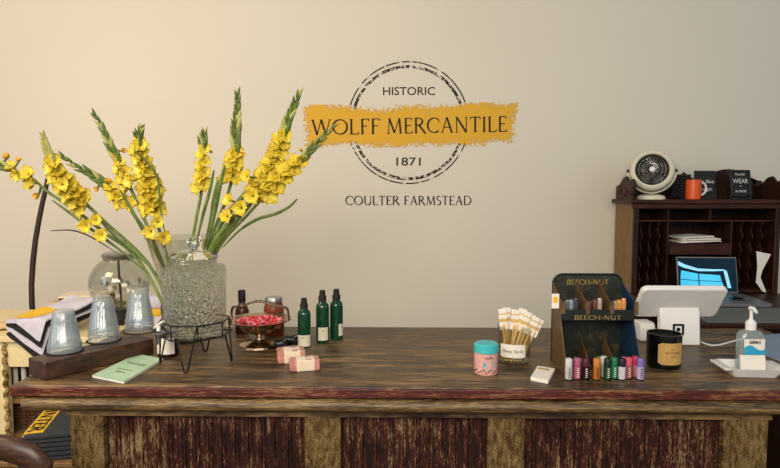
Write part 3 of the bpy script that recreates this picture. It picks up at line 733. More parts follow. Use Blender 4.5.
build('front_sheet', MB().box((0, 0, .027), (.072, .012, .054), Rx(-R(8))), 'paper', cb, bevel=.0015)
mb = MB(); q = [on(x, y) for x, y in ((757, 353), (800, 370), (800, 333), (762, 336))]; c = q[0]
mb.prism([(t.x-c.x, t.y-c.y) for t in q], 0, .004)
tag(build('folder', mb, 'bluepaper', loc=(c.x, c.y, CZ+.0004), smooth=False, bevel=.001), 'blue-grey folder lying at the right end of the counter', 'folder')

# ------------------------------------------------------------------ tin candy display rack
fy = on(600, 378).y; by = fy+.185
fl = on(567, 378).x; frx = at_z(642, 378, CZ).x
rk = thing('tin_display_rack', 'dark green tin countertop rack with gold lettering and six bins', 'display rack', ((fl+frx)/2, fy, CZ))
rw = (frx-fl); BY = by-fy
zt_ = at_y(590, 274, by).z-CZ
z_up = at_y(590, 314.5, fy+.075).z-CZ    # floor of the upper tier
mb = MB(); o1 = [(-rw/2, 0), (rw/2, 0)]
for cx, a0 in ((rw/2-.03, 0), (-rw/2+.03, 90)):
    for i in range(9): a = R(a0+90*i/8); o1.append((cx+.03*math.cos(a), zt_-.03+.03*math.sin(a)))
mb.prism(o1, -BY, -BY+.003, Rx(PI/2)); bk = build('back_panel', mb, 'rackmix', rk)
mb = MB(); pts = [(x, BY-.004, z) for x, z in o1[1:]]+[(-rw/2, BY-.004, 0)]; mb.tube(pts, .0035, 6); build('wire_rim', mb, 'rackg', rk)
mb = MB(); serif_text(mb, 'BEECH-NUT', -rw*.30, rw*.30, zt_-.034, .017, y=BY-.006, thick=.22, thin=.11)
build('lettering', mb, 'rackgold', bk, smooth=False)
UY = .075  # front of the upper tier
# lower side panels (curved front outline)
def sidepoly(h0, h1, y0, y1, curve):
    pts = [(y0, h0)]
    for i in range(11):
        t = i/10; pts.append((y0+(y1-y0)*t, h0+.028+(h1-h0-.028)*(t**curve)))
    pts.append((y1, h0)); return pts
YZ = lambda x: Matrix(((0,0,1,x),(1,0,0,0),(0,1,0,0),(0,0,0,1)))
for s, m__ in ((-1, 'rackb'), (1, 'rackblue')):
    mb = MB(); mb.prism(sidepoly(0, z_up, 0, UY+.01, 1.3)[:-1]+[(BY, z_up), (BY, 0)], -.0015, .0015, YZ(s*rw/2)); build('side_panel', mb, m__, rk, smooth=False)
for x in (-rw/6, rw/6):
    mb = MB(); mb.prism(sidepoly(.004, .105, .012, .135, 1.1), -.0012, .0012, YZ(x)); build('bin_divider', mb, 'rackb', rk, smooth=False)
build('tray_floor', MB().box((0, BY/2, .0015), (rw, BY, .003)), 'rackg', rk)
build('front_lip', MB().box((0, .001, .012), (rw, .002, .024)), 'rackb', rk)
build('upper_tray_floor', MB().box((0, (UY+BY)/2, z_up), (rw, BY-UY, .003)), 'rackg', rk)
hd_ = build('header_strip', MB().box((0, UY-.001, z_up-.008), (rw, .003, .019)), 'rackg', rk)
mb = MB(); serif_text(mb, 'BEECH-NUT', -rw*.32, rw*.32, z_up-.0155, .014, y=UY-.0032, thick=.2, thin=.1); build('lettering', mb, 'rackgold', hd_, smooth=False)
build('upper_lip', MB().box((0, UY, z_up+.008), (rw, .002, .014)), 'rackg', rk)
for x, m__ in ((-rw/2, 'rackb'), (-rw/6, 'rackb'), (rw/6, 'rackb'), (rw/2, 'rackblue')):
    mb = MB(); mb.prism([(UY, z_up), (UY, z_up+.040), (BY, z_up+.085), (BY, z_up)], -.0015, .0015, YZ(x)); build('upper_divider', mb, m__, rk, smooth=False)
    mb = MB(); mb.box((x+.006, UY-.001, z_up+.020), (.012, .002, .040)); build('divider_flange', mb, 'rackb', rk, smooth=False)
# packets in the bins
pal = {'u0': ['5f6672', '8b8f98', '3f4450', 'a5a7ad'], 'u1': ['4a2020', '6b3c36', 'a8988f', '381818'], 'u2': ['b9a289', 'd8922c', 'c98a5a', '4e5a5c'],
       'l0': ['3a4a4c', '20242a', '526a70'], 'l1': ['2f6a68', '3f7d3c', '456076'], 'l2': ['7a3040', '8a5a68', '40202c']}
random.seed(11); cnt = 0
names = {'u0': 'upper left bin', 'u1': 'upper middle bin', 'u2': 'upper right bin', 'l0': 'lower left bin', 'l1': 'lower middle bin', 'l2': 'lower right bin'}
colname = {'5f6672': 'slate grey', '8b8f98': 'light grey', '3f4450': 'dark slate', 'a5a7ad': 'silvery', '4a2020': 'maroon', '6b3c36': 'brownish red', 'a8988f': 'beige', '381818': 'dark maroon',
 'b9a289': 'cream', 'd8922c': 'orange-yellow', 'c98a5a': 'peach', '4e5a5c': 'grey-green', '3a4a4c': 'dark grey-green', '20242a': 'near-black', '526a70': 'blue-grey', '2f6a68': 'teal', '3f7d3c': 'green', '456076': 'steel blue',
 '7a3040': 'crimson', '8a5a68': 'dusty pink', '40202c': 'dark plum'}
for key, cols in pal.items():
    b = int(key[1]); up_ = key[0] == 'u'; xc = rk.location.x+(-rw/3+b*rw/3)
    for i, cc in enumerate(cols):
        if cc not in M: M[cc] = mat('packet_'+cc, cc, 0.4, var=0.35, scale=110)
        if up_: loc = (xc-.016+.014*(i % 3)+(.0 if i < 3 else .008), fy+UY+.022+.018*(i//3), CZ+z_up+.003); h_ = .034+.005*(i % 3)
        else: loc = (xc-.014+.014*i, fy+.038+.012*(i % 2), CZ+.0035); h_ = .044+.004*(i % 2)
        mb = MB(); mb.superbox((.0125, .013, h_), .25, 14, (0, 0, h_/2))
        tag(build('candy_packet', mb, M[cc], loc=loc, rz=random.uniform(-.2, .2)), '%s candy packet in the %s of the tin rack' % (colname[cc], names[key]), 'candy packet', 'candy packets in the tin rack')
# patterned card in the left end of the upper tier
pc = at_y(554, 301, fy+UY-.004); mb = MB(); mb.box((0, 0, .0), (.022, .002, .045)); 
cc = thing('printed_card', 'small white and orange card on left edge of the tin rack', 'card', (pc.x+.004, fy+UY-.0045, pc.z))
build('sheet', mb, 'paper', cc, smooth=False); build('print', MB().box((0, -.0012, .004), (.014, .001, .018)), 'yellow', cc, smooth=False)

# ------------------------------------------------------------------ roll-on bottles in front of rack
tubes = [(569.5, 381, 'e4e0dc', 'd8d4ce', 'white'), (578, 380.5, 'b8607c', 'c86a86', 'rose pink'), (586.5, 381, '5a1f2a', '2a1014', 'dark maroon'), (597.5, 381, 'd98a34', 'c87a2a', 'orange'),
         (603.5, 374, 'd8d8d0', 'b0b4a8', 'pale grey, half hidden'), (608.5, 381, '1c2a1c', '2a4a2c', 'dark green with pale lettering'), (615, 380, '1f8450', '2b8a5a', 'emerald green'), (623, 381, '201c30', 'e0dce8', 'black and white'),
         (629.5, 380, 'e85a78', 'b06068', 'coral pink'), (635, 375, 'c83a58', 'd06078', 'raspberry, half hidden'), (641.5, 381, '8a6cc0', 'c9b8dc', 'lilac')]
for px, py, cap, body, nm in tubes:
    p = on(px, py); hid = py < 378; p.y += .011
    if hid: p.y = on(px, 381).y+.034; p.x = at_y(px, 370, p.y).x
    t = thing('balm_tube', 'small %s lip balm tube in the row before the tin rack' % nm, 'lip balm', (p.x, p.y, CZ), 0, 'lip balm tubes in front of the rack')
    for cc in (cap, body):
        if 'g'+cc not in M: M['g'+cc] = mat('tube_'+cc, [int(cc[q:q+2], 16)/255*.86 for q in (0, 2, 4)], 0.4, var=0.15, scale=200, spec=0.3)
    mb = MB(); mb.lathe([(0, 0), (.0098, 0), (.0104, .002), (.0104, .040), (.009, .0405), (0, .0405)], 20); build('tube_body', mb, 'g'+('1c1418' if False else body), t)
    mb = MB(); mb.lathe([(0, .041), (.0102, .041), (.0102, .060), (.008, .064), (0, .0645)], 20); build('cap', mb, 'g'+cap, t)
    mb = MB(); mb.lathe([(0, 0), (.0106, 0), (.0106, .004), (0, .004)], 20); build('base_band', mb, 'black', t)
    dark = nm.startswith(('white', 'lilac', 'pale', 'orange'))
    mb = MB(); tt = MB(); sans_text(tt, 'balm', .007, T(0, 0, 0), .026)
    mb.add([(.0107*math.sin(v[2]/.0107-.3), -.0107*math.cos(v[2]/.0107-.3), .022-v[0]) for v in tt.v], tt.f)
    # writing runs up the tube as small dashes of ink only
    mb = MB()
    for i in range(5): mb.add([(x, -.0107, z) for x, z in ((-.003, .009+i*.006), (.003, .010+i*.006), (.003, .0125+i*.006), (-.003, .012+i*.006))], [(0,1,2,3)])
    build('print', mb, 'ink' if dark else 'chalk', t, smooth=False)

# ------------------------------------------------------------------ notepad, candy tin, honey stick jar
q = [on(x, y) for x, y in ((530.5, 380.5), (548, 384), (555, 372), (537.5, 369))]
c = sum((Vector(t) for t in q), Vector())/4; np_ = thing('note_cards', 'small stack of white cards lying on the counter beside the tin rack', 'cards', (c.x, c.y, CZ))
mb = MB(); mb.prism([(t.x-c.x, t.y-c.y) for t in q], 0, .011); build('card_stack', mb, 'paper', np_, smooth=False, bevel=.0008)
q2 = [c+(t-c)*.6 for t in q]; mb = MB(); mb.prism([(t.x-c.x, t.y-c.y+.01) for t in [q2[3], q2[2], q2[2]*.75+q2[1]*.25, q2[3]*.75+q2[0]*.25]], .0111, .0114); build('print', mb, 'goldlab', np_, smooth=False)

p = on(487.5, 376); tj = thing('candy_tin', 'round pink tin with teal lid left of the honey sticks', 'tin', (p.x, p.y+.036, CZ))
r_ = .0355; mb = MB(); mb.lathe([(0, 0), (r_*.96, 0), (r_, .004), (r_, .064), (0, .064)], 40); build('body', mb, 'pinkjar', tj)
mb = MB(); mb.lathe([(0, .092), (r_*.92, .092), (r_*1.04, .088), (r_*1.05, .066), (r_*.9, .063), (0, .063)], 40); build('lid', mb, 'teal', tj)
mb = MB(); n = 20; vs = [(r_*1.012*math.sin(.1+.5*math.cos(2*PI*i/n)), -r_*1.012*math.cos(.1+.5*math.cos(2*PI*i/n)), .028+.016*math.sin(2*PI*i/n)) for i in range(n)]
mb.add(vs, [tuple(range(n))]); lb = build('label', mb, 'teal', tj)
mb = MB(); wrap_text(mb, 'taffy', .007, r_*1.03, 8, .050, .028); build('lettering', mb, 'ink', tj, smooth=False)
mb = MB()
for i in range(14): a = R(-80+160*i/13); mb.superbox((.006, .003, .006), .8, 8, (r_*1.0*math.sin(a), -r_*1.0*math.cos(a), .008+.004*(i % 3)))
build('candy_print', mb, 'chili', tj)

p = on(517, 367); JX, JY = p.x, p.y+.052; jr = .052
jar = thing('straw_jar', 'clear glass jar holding yellow and white honey sticks', 'jar', (JX, JY, CZ))
mb = MB(); mb.lathe([(0, 0), (jr*.92, 0), (jr, .008), (jr*1.02, .05), (jr, .115), (jr*1.04, .118), (jr*1.03, .121), (jr*.96, .118), (jr*.95, .01), (0, .006)], 48); build('glass', mb, 'glass', jar)
lb = build('label', curved_label(jr*1.03, -62, 30, .028, .070, corner=.002), 'paper', jar)
for a_ in (('Honey', -33, .031), ('Sticks', 5, .031)):
    mb = MB(); wrap_text(mb, a_[0], .0105, jr*1.045, a_[1], .044, a_[2]); build('lettering', mb, 'ink', lb, smooth=False)
random.seed(5); ORD = ['first', 'second', 'third', 'fourth', 'fifth', 'sixth', 'seventh']
def stick(bx, by_, tx, ty, tz, lab):
    t = thing('honey_stick', lab, 'honey stick', (JX+bx, JY+by_, CZ+.010), 0, 'honey sticks in the glass jar')
    d = Vector((tx-bx, ty-by_, tz-.010)); mb = MB(); mb.tube([(0, 0, 0), d*.72], .0055, 8); build('straw', mb, 'honey', t)
    n_ = d.normalized(); side = Vector((1, 0, 0)); side = (side-n_*side.dot(n_)).normalized(); fr_ = side.cross(n_)
    mm = Matrix(((side.x, fr_.x, n_.x, 0), (side.y, fr_.y, n_.y, 0), (side.z, fr_.z, n_.z, 0), (0,0,0,1))); L3 = d.length
    mb = MB(); mb.box((0, 0, L3*.82), (.026, .0024, L3*.42), mm); build('wrapper', mb, 'paper', t, bevel=.0006)
    mb = MB(); mb.box((0, 0, L3*.80), (.0254, .0028, L3*.07), mm); mb.box((0, 0, L3*.93), (.0264, .0028, .004), mm); build('print', mb, 'honey', t)
for i in range(12):
    a = -.030+.060*i/11
    if i < 7: stick(a*.9, .012*((i % 3)-1), -.040+.014*i, .010*((i % 3)-1)+.004, .170+.004*(i % 2)-.002*i, 'upright wrapped honey stick, %s from the left in the glass jar' % ORD[i])
    else: stick(-.024+.010*(i-7), -.022+.004*(i % 2), .026+.0135*(i-7), -.012+.008*(i % 2), .170-.008*(i-7), 'wrapped honey stick leaning right in the jar, %s of the leaning ones from the left' % ORD[i-7])

# ------------------------------------------------------------------ green spray bottles
def spray(px, py, y_extra, lab, hb, lz0, lz1, la0, la1):
    p = on(px, py); t = thing('spray_bottle', lab, 'spray bottle', (p.x, p.y+.02, CZ), 0, 'green spray bottles')
    k = (p.y+.02)/F; r = 6.6*k; H = hb*k
    mb = MB(); mb.lathe([(0, 0), (r*.93, 0), (r, .004), (r, H*.66), (r*.93, H*.72), (r*.55, H*.78), (r*.5, H*.81), (0, H*.81)], 32); build('bottle_body', mb, 'green', t)
    mb = MB(); mb.lathe([(0, H*.79), (r*.62, H*.79), (r*.62, H*.88), (r*.48, H*.90), (r*.45, H*.99), (r*.30, H*1.0), (0, H*1.0)], 24)
    mb.tube([(0, -r*.3, H*.945), (0, -r*.62, H*.945)], r*.14, 8); build('spray_cap', mb, 'blackm', t)
    lb = build('label', curved_label(r*1.02, la0, la1, H*lz0, H*lz1), 'label', t)
    mb = MB(); wrap_text(mb, 'OO', .006, r*1.04, (la0+la1)/2, H*(lz0*.3+lz1*.7), .010); build('print', mb, 'ink', lb, smooth=False)
spray(303.5, 348, 0, 'green spray bottle, frontmost, directly behind the soap bars', 50, .03, .26, -75, 75)
spray(322, 343, 0, 'middle green spray bottle with a square label', 53, .05, .30, -35, 60)
spray(336, 340, 0, 'green spray bottle farthest right of the three', 51, .08, .32, 25, 85)

# ------------------------------------------------------------------ soap bars and black pouches
def soap(pxs, z0, h, rz_, lab, d):
    p = at_z(pxs[0], pxs[1], CZ+z0); t = thing('soap_bar', lab, 'soap', (p.x, p.y, CZ+z0+.0005), rz_, 'wrapped soap bars')
    mb = MB(); mb.superbox((d[0], d[1], h), .14, 32, (0, 0, h/2)); build('wrapping', mb, 'soap', t)
    mb = MB(); mb.superbox((d[0]*.62, d[1]*1.03, h*1.05), .12, 32, (.002, 0, h/2)); build('paper_band', mb, 'cream2', t)
    mb = MB(); mb.box((0.002, -.004, h*1.035), (d[0]*.5, d[1]*.28, .0012)); build('label', mb, 'chalk', t, bevel=.0004)
    mb = MB(); mb.superbox((d[0]*.22, d[1]*1.05, h*1.07), .12, 32, (.002+d[0]*.1, 0.001, h/2)); build('red_band', mb, 'candyr' if False else 'soap', t)
soap((291, 360.5), 0, .038, R(16), 'pink and cream wrapped soap bar, left and rear of the pair', (.088, .068))
soap((304.5, 369), 0, .034, R(14), 'pink and cream wrapped soap bar, front right of the pair', (.092, .050))
for (px, py, s_, lab) in ((280, 350, .05, 'left one, beside the silver dish'), (291, 346, .056, 'right one, touching the front green bottle')):
    p = on(px, py); mb = MB(); mb.superbox((s_, s_*.7, .028), .7, 20, (0, 0, .014), warp=lambda x, y, z: (x, y, z+.003*math.sin(x*260)+.002*math.sin(y*300)+.001)) 
    mb.tube([(s_*.2, 0, .024), (s_*.45, 0, .034), (s_*.62, .004, .030)], [.008, .004, .010], 8)
    tag(build('organza_pouch', mb, 'mesh', loc=(p.x, p.y+.01, CZ+.003)), 'small shiny black pouch behind the soap bars, '+lab, 'pouch', 'black pouches')

# ------------------------------------------------------------------ silver footed candy dish
p = on(258, 347); cd_ = thing('silver_dish', 'footed silver dish with swing handle, filled with red candies', 'dish', (p.x, p.y+.02, CZ))
k = (p.y)/F; zr = at_y(258, 320, p.y+.02).z-CZ
rim = 33*k
mb = MB(); mb.lathe([(0, .012), (.012, .014), (.05, .010), (.066, .004), (.068, 0), (.071, .001), (.068, .007), (.048, .016), (.016, .024), (.011, .034), (.014, .042), (.03, .048), (0, .048)], 48, flute=(.02, 12)); build('foot', mb, 'silver', cd_)
mb = MB(); mb.lathe([(0, .044), (.03, .045), (.055, .055), (.068, zr-.018), (.080, zr-.006), (rim*.97, zr), (rim, zr+.004), (rim*.97, zr+.003), (.078, zr), (.064, zr-.014), (.05, .060), (0, .052)], 64, flute=(.018, 14)); build('bowl', mb, 'silver', cd_)
mb = MB(); pts = []
for i in range(21):
    a = PI*i/20; pts.append((-rim*.90*math.cos(a), .02-.02*math.sin(a), zr+.002+.060*math.sin(a)**.55+.006*math.sin(5*a)))
mb.tube(pts, [.0036+.0016*abs(math.sin(i*.8)) for i in range(21)], 8); build('handle', mb, 'silver', cd_)
random.seed(9); nc = 0
base = Vector(cd_.location)
cm = [None, None]
for j in range(64):
    rr = .090*math.sqrt(random.random()); a = random.random()*2*PI; lay = j//34
    rr *= (1, .8, .55)[lay]; z = CZ+zr-.010+lay*.010+.003*random.random()-.25*rr*0
    nm = j % 2
    if cm[nm] is None:
        t = thing('wrapped_candy', '', 'candy'); mb = MB(); mb.superbox((.017, .011, .010), .7, 14); build('sweet', mb, ('candyr', 'candyp')[nm], t)
        mb = MB()
        for s in (-1, 1): mb.lathe([(0.001, 0), (.006, .007)], 8, mtx=T(s*.007, 0, 0) @ Ry(s*PI/2))
        build('wrapper_twist', mb, ('candyp', 'candyr')[nm], t); cm[nm] = t
    else: t = copy_tree(cm[nm])
    t.location = (base.x+rr*math.cos(a), base.y+rr*math.sin(a), z); t.rotation_euler = (random.uniform(-.4, .4), random.uniform(-.4, .4), random.random()*PI)
    tag(t, 'one of the small %s wrapped candies heaped in the silver footed dish' % ('red', 'pink')[nm], 'candy', '%s candies in the silver dish' % ('red', 'pink')[nm])

# sauce bottle and jar behind dish
p = on(241.5, 333); t = thing('sauce_bottle', 'dark red sauce bottle with tall black cap behind the silver dish', 'bottle', (p.x, 2.30, CZ))
zt = at_y(241, 290, 2.3).z-CZ
mb = MB(); mb.lathe([(0, 0), (.025, 0), (.027, .004), (.027, zt*.52), (.020, zt*.62), (.012, zt*.70), (.012, zt*.75), (0, zt*.75)], 28); build('bottle_body', mb, 'darkred', t)
mb = MB(); mb.lathe([(0, zt*.72), (.0145, zt*.72), (.0145, zt*.97), (.012, zt), (0, zt)], 20); build('cap', mb, 'blackm', t)
p = at_y(274, 318, 2.27); t = thing('preserve_jar', 'orange-red preserve jar with white lid behind the silver dish', 'jar', (p.x, 2.27, CZ))
zt = at_y(274, 297, 2.27).z-CZ
mb = MB(); mb.lathe([(0, 0), (.036, 0), (.039, .006), (.039, zt*.72), (.032, zt*.86), (0, zt*.88)], 32); build('jar_body', mb, 'chili', t)
mb = MB(); mb.lathe([(0, zt), (.032, zt), (.034, zt-.004), (.034, zt-.018), (0, zt-.018)], 32); build('lid', mb, 'tinlid', t)
build('label', curved_label(.0396, -50, 50, zt*.2, zt*.55), 'goldlab', t)

# ------------------------------------------------------------------ drinks dispenser on wire stand
SX, SY = at_y(195.5, 330, 1.885).x, 1.885
st = thing('wire_stand', 'black wire stand with hairpin legs carrying the glass drinks dispenser', 'stand', (SX, SY, CZ))
zr1 = at_y(200, 340, 1.80).z-CZ; zr2 = at_y(200, 325.5, 1.80).z-CZ
N8 = 8; rad = .107
def octp(z, r=rad, off=22.5): return [(r*math.cos(R(off+45*i)), r*math.sin(R(off+45*i)), z) for i in range(8)]
for nm, z in (('lower_hoop', zr1), ('upper_hoop', zr2)):
    mb = MB(); q = octp(z)
    pts = []
    for i in range(8):
        a = Vector(q[i]); b = Vector(q[(i+1) % 8])
        for t_ in range(4): pts.append(a.lerp(b, t_/4))
    mb.tube(pts, .0026, 6, closed=True); build(nm, mb, 'iron', st)
mb = MB()
for q in octp(0): mb.tube([(q[0], q[1], zr1), (q[0], q[1], zr2)], .0022, 6)
build('hoop_ties', mb, 'iron', st)
mb = MB()
for y in (-.05, .05): mb.tube([(-rad*.98, y, zr1), (rad*.98, y, zr1)], .0026, 6)
build('support_bars', mb, 'iron', st)
for ang in (-85, 5, 95, 185):
    a = R(ang); d = R(17); mb = MB()
    p1 = Vector((rad*.97*math.cos(a-d), rad*.97*math.sin(a-d), zr1)); p2 = Vector((rad*.97*math.cos(a+d), rad*.97*math.sin(a+d), zr2))
    f = Vector((.112*math.cos(a), .122*math.sin(a), .0035)); sd = Vector((-math.sin(a), math.cos(a), 0))*.006
    mb.tube([p1, f-sd+Vector((0, 0, .006)), f-sd*.5, f+sd*.5, f+sd+Vector((0, 0, .006)), p2], .0028, 8); build('leg', mb, 'iron', st)
mb = MB(); mb.tube([(-.075+.016*math.cos(a), -.094-.0*math.sin(a), zr2-.018+.019*math.sin(a)) for a in [2*PI*i/20 for i in range(20)]], .0024, 6, closed=True); build('scroll_loop', mb, 'iron', st)
dz = CZ+zr1+.0035
dp = thing('drinks_dispenser', 'large pebbled clear glass drinks dispenser with lidded top', 'dispenser', (SX, SY, dz), R(8))
top = at_y(194, 266, SY).z-dz; nk = at_y(194, 258, SY).z-dz; lt = at_y(194, 251, SY).z-dz; kt = at_y(194, 237, SY).z-dz
br = 33*SY/F*.935; nr = 22*SY/F
mb = MB(); mb.lathe([(0, .004), (br*.85, .0), (br*.92, .004), (br*.95, .015), (br, top-.02), (br*.985, top-.006), (br*.92, top), (nr*1.02, top+.004), (nr, top+.008), (nr, nk),
                     (nr*.94, nk), (nr*.94, top+.004), (br*.88, top-.010), (br*.94, top-.026), (br*.89, .020), (br*.82, .012), (0, .012)], 64, power=2.9)
build('glass_body', mb, 'peb', dp)
mb = MB(); mb.lathe([(0, nk+.002), (nr*1.06, nk+.001), (nr*1.10, nk+.004), (nr*1.06, nk+.009), (nr*.9, lt-.006), (nr*.5, lt+.002), (.011, lt+.004), (.009, lt+.010), (.020, kt-.022), (.025, kt-.012), (.018, kt-.002), (0, kt)], 48); build('lid', mb, 'rglass', dp)
for z in (nk-.004, nk-.012):
    mb = MB(); mb.tube([(nr*1.02*math.cos(a), nr*1.02*math.sin(a), z) for a in [2*PI*i/48 for i in range(48)]], .0018, 6, closed=True); build('neck_thread', mb, 'rglass', dp)
sa = R(-120)-R(8)
sm = Rz(sa) @ T(br*.97, 0, .022)
sp_ = MB(); sp_.lathe([(0, -.005), (.014, -.005), (.014, .004), (.008, .006), (.008, .040), (.010, .042), (.010, .052), (0, .053)], 20, mtx=sm @ Ry(PI/2)); sp_.lathe([(0, -.03), (.0065, -.03), (.0075, .0), (.009, .012), (0, .012)], 16, mtx=sm @ T(.045, 0, 0))
spg = build('spigot', sp_, 'chrome', dp)
mb = MB(); mb.superbox((.012, .050, .006), .4, 14, mtx=sm @ T(.046, .004, .030) @ Rx(R(32)) @ Ry(-.2)); mb.lathe([(0, 0), (.006, 0), (.006, .016), (0, .016)], 14, mtx=sm @ T(.045, 0, .012)); build('lever', mb, 'white', spg)

# ------------------------------------------------------------------ small amber bottle
p = on(165, 358); t = thing('syrup_bottle', 'small dark bottle with white label left of the wire stand', 'bottle', (p.x, p.y+.03, CZ))
k = (p.y+.03)/F; r_ = 10.5*k; H = 54*k
mb = MB(); mb.lathe([(0, 0), (r_*.95, 0), (r_, .004), (r_, H*.56), (r_*.9, H*.64), (r_*.55, H*.72), (r_*.5, H*.8), (0, H*.8)], 32); build('bottle_body', mb, 'amber', t)
mb = MB(); mb.lathe([(0, H*.8), (r_*.6, H*.8), (r_*.6, H*.95), (r_*.5, H), (0, H)], 24); build('cap', mb, 'blackm', t)
lb = build('label', curved_label(r_*1.02, -70, 55, H*.07, H*.40), 'paper', t)
mb = MB(); wrap_text(mb, 'Co.', .008, r_*1.04, -8, H*.20, .018); build('lettering', mb, 'ink', lb, smooth=False)
build('shoulder_band', curved_label(r_*1.02, -80, 80, H*.43, H*.53), 'goldlab', t)

# ------------------------------------------------------------------ booklet
q = [on(x, y) for x, y in ((92.5, 377.5), (124, 384), (163, 361), (137, 356))]; c = sum((Vector(t) for t in q), Vector())/4
bk_ = thing('booklet', 'pale mint green booklet lying flat in front of the cup holder', 'booklet', (c.x, c.y, CZ))
mb = MB(); mb.prism([(t.x-c.x, t.y-c.y) for t in q], .0005, .006); build('pages', mb, 'paper', bk_, smooth=False)
mb = MB(); q3 = [c+(t-c)*1.01 for t in q]; mb.prism([(t.x-c.x, t.y-c.y) for t in q3], .006, .0075); cv = build('cover', mb, 'mint', bk_, smooth=False)
ex = (q[1]-q[0]).normalized(); ey = (q[3]-q[0]).normalized()
mb = MB()
for (u, v, l) in ((.5, .62, .6), (.5, .36, .45), (.5, .26, .3)):
    o_ = q[0]-c+(q[1]-q[0])*(.5-l/2)+(q[3]-q[0])*v; pts = []
    for i in range(25): s_ = i/24; pts.append(o_+(q[1]-q[0])*l*s_+ey*.006*math.sin(i*1.9)*(1.6 if v > .5 else .6)+Vector((0, 0, .0079)))
    mb.tube(pts, .0008, 4)
tag(build('title_script', mb, 'leaf', cv), 'dark green handwriting style title')

# ------------------------------------------------------------------ wooden cup holder with stacked cups
a = on(45, 381); b = on(154, 354); dirv = (b-a).normalized(); nrm = Vector((-dirv.y, dirv.x, 0)); Lh = (b-a).length; wd = .100
ang = math.atan2(dirv.y, dirv.x); ctr = a+dirv*Lh/2+nrm*wd/2
hh = at_y(45, 363, a.y).z-CZ
ch = thing('cup_holder', 'long dark walnut block holding three stacks of clear cups', 'cup holder', (ctr.x, ctr.y, CZ), ang)
mb = MB(); mb.box((0, 0, hh/2), (Lh, wd, hh)); build('block', mb, 'walnut', ch, bevel=.003)
tops = [(66, 312), (104, 297.5), (140.5, 290)]; cbase = [at_z(x, y, CZ+hh) for x, y in ((65, 351.5), (104, 340.5), (140, 331.5))]; us = [(q-ctr).dot(dirv)/Lh for q in cbase]; vs__ = [(q-ctr).dot(nrm) for q in cbase]
proto = None
for i, u in enumerate(us):
    mb = MB(); mb.lathe([(.047, hh+.0005), (.055, hh+.0005), (.055, hh+.0022), (.047, hh+.0022)], 40, c=(u*Lh, vs__[i], 0)); build('well_ring', mb, 'blackm', ch)
    c = cbase[i].copy(); c.z = 0; ztop = at_y(tops[i][0], tops[i][1], c.y).z
    H = .108; zb_ = CZ+hh+.003; step = (ztop-zb_-H)/3
    for j in range(4):
        if proto is None:
            proto = thing('plastic_cup', '', 'cup', group='stacked clear cups')
            mb = MB(); n = 48
            prf = [(.0, H), (.026, H), (.029, H-.003), (.0335, H*.72), (.0385, H*.42), (.0400, H*.40), (.0445, .010), (.0478, .0), (.0478, -.003), (.0462, -.002)]
            mb.lathe(prf, 72, flute=(.022, 20)); build('wall', mb, 'cup', proto)
            mb = MB(); mb.tube([(.0478*math.cos(t_), .0478*math.sin(t_), 0) for t_ in [2*PI*q/40 for q in range(40)]], .0014, 6, closed=True); build('rim', mb, 'cup', proto)
            cpc = proto
        else: cpc = copy_tree(proto)
        cpc.location = (c.x, c.y, zb_+.004+j*max(step, .006)); cpc.rotation_euler.z = .1*j
        cpc['label'] = 'clear upside-down plastic cup, %s of the %s stack in the walnut block' % (('bottom', 'second from bottom', 'third from bottom', 'top')[j], ('left', 'middle', 'right')[i])

# ------------------------------------------------------------------ cream cabinet at left, behind counter
CY = YB+.03; CT = at_y(20, 336, CY).z; CXR = -.93; CXL = -2.15
cab = thing('cream_cabinet', 'cream painted open cabinet with rubbed dark trim at the left edge', 'cabinet', ((CXL+CXR)/2, CY, 0))
cw = CXR-CXL; CD = .55; xs = at_y(9, 400, CY).x-(CXL+CXR)/2
build('top', MB().box((0, CD/2-.005, CT-.0125), (cw+.02, CD+.02, .025)), 'cream', cab, bevel=.004)
rz0 = at_y(20, 367, CY).z
build('rail', MB().box((0, .012, (CT-.025+rz0)/2), (cw, .024, CT-.025-rz0)), 'cream', cab, bevel=.002)
build('left_stile', MB().box((-cw/2+(xs+cw/2)/2, .012, rz0/2), (xs+cw/2, .024, rz0)), 'cream', cab, bevel=.002)
build('right_stile', MB().box((cw/2-.03, .012, rz0/2), (.06, .024, rz0)), 'cream', cab, bevel=.002)
mb = MB(); z = CT-.03; pts = []; 
n = 60
for i in range(n+1):
    zz = .02+(CT-.05)*i/n; pts.append((xs-.006+.004*math.sin(i*1.7), -.004, zz))
mb.tube(pts, [.007+.004*abs(math.sin(i*.9)) for i in range(n+1)], 8); build('carved_trim', mb, 'creamtrim', cab)
build('side_panel', MB().box((cw/2-.01, CD/2, (CT-.025)/2), (.02, CD-.03, CT-.025)), 'cream', cab)
build('side_panel', MB().box((-cw/2+.01, CD/2, (CT-.025)/2), (.02, CD-.03, CT-.025)), 'cream', cab)
build('back_panel', MB().box((0, CD-.01, (CT-.025)/2), (cw-.04, .015, CT-.025)), 'tanwood', cab)
sz = at_y(20, 399, CY+.03).z
build('shelf', MB().box((0, CD/2+.005, sz-.01), (cw-.04, CD-.05, .02)), 'tanwood', cab)
sz2 = .42
build('shelf', MB().box((0, CD/2+.005, sz2-.01), (cw-.04, CD-.05, .02)), 'tanwood', cab)
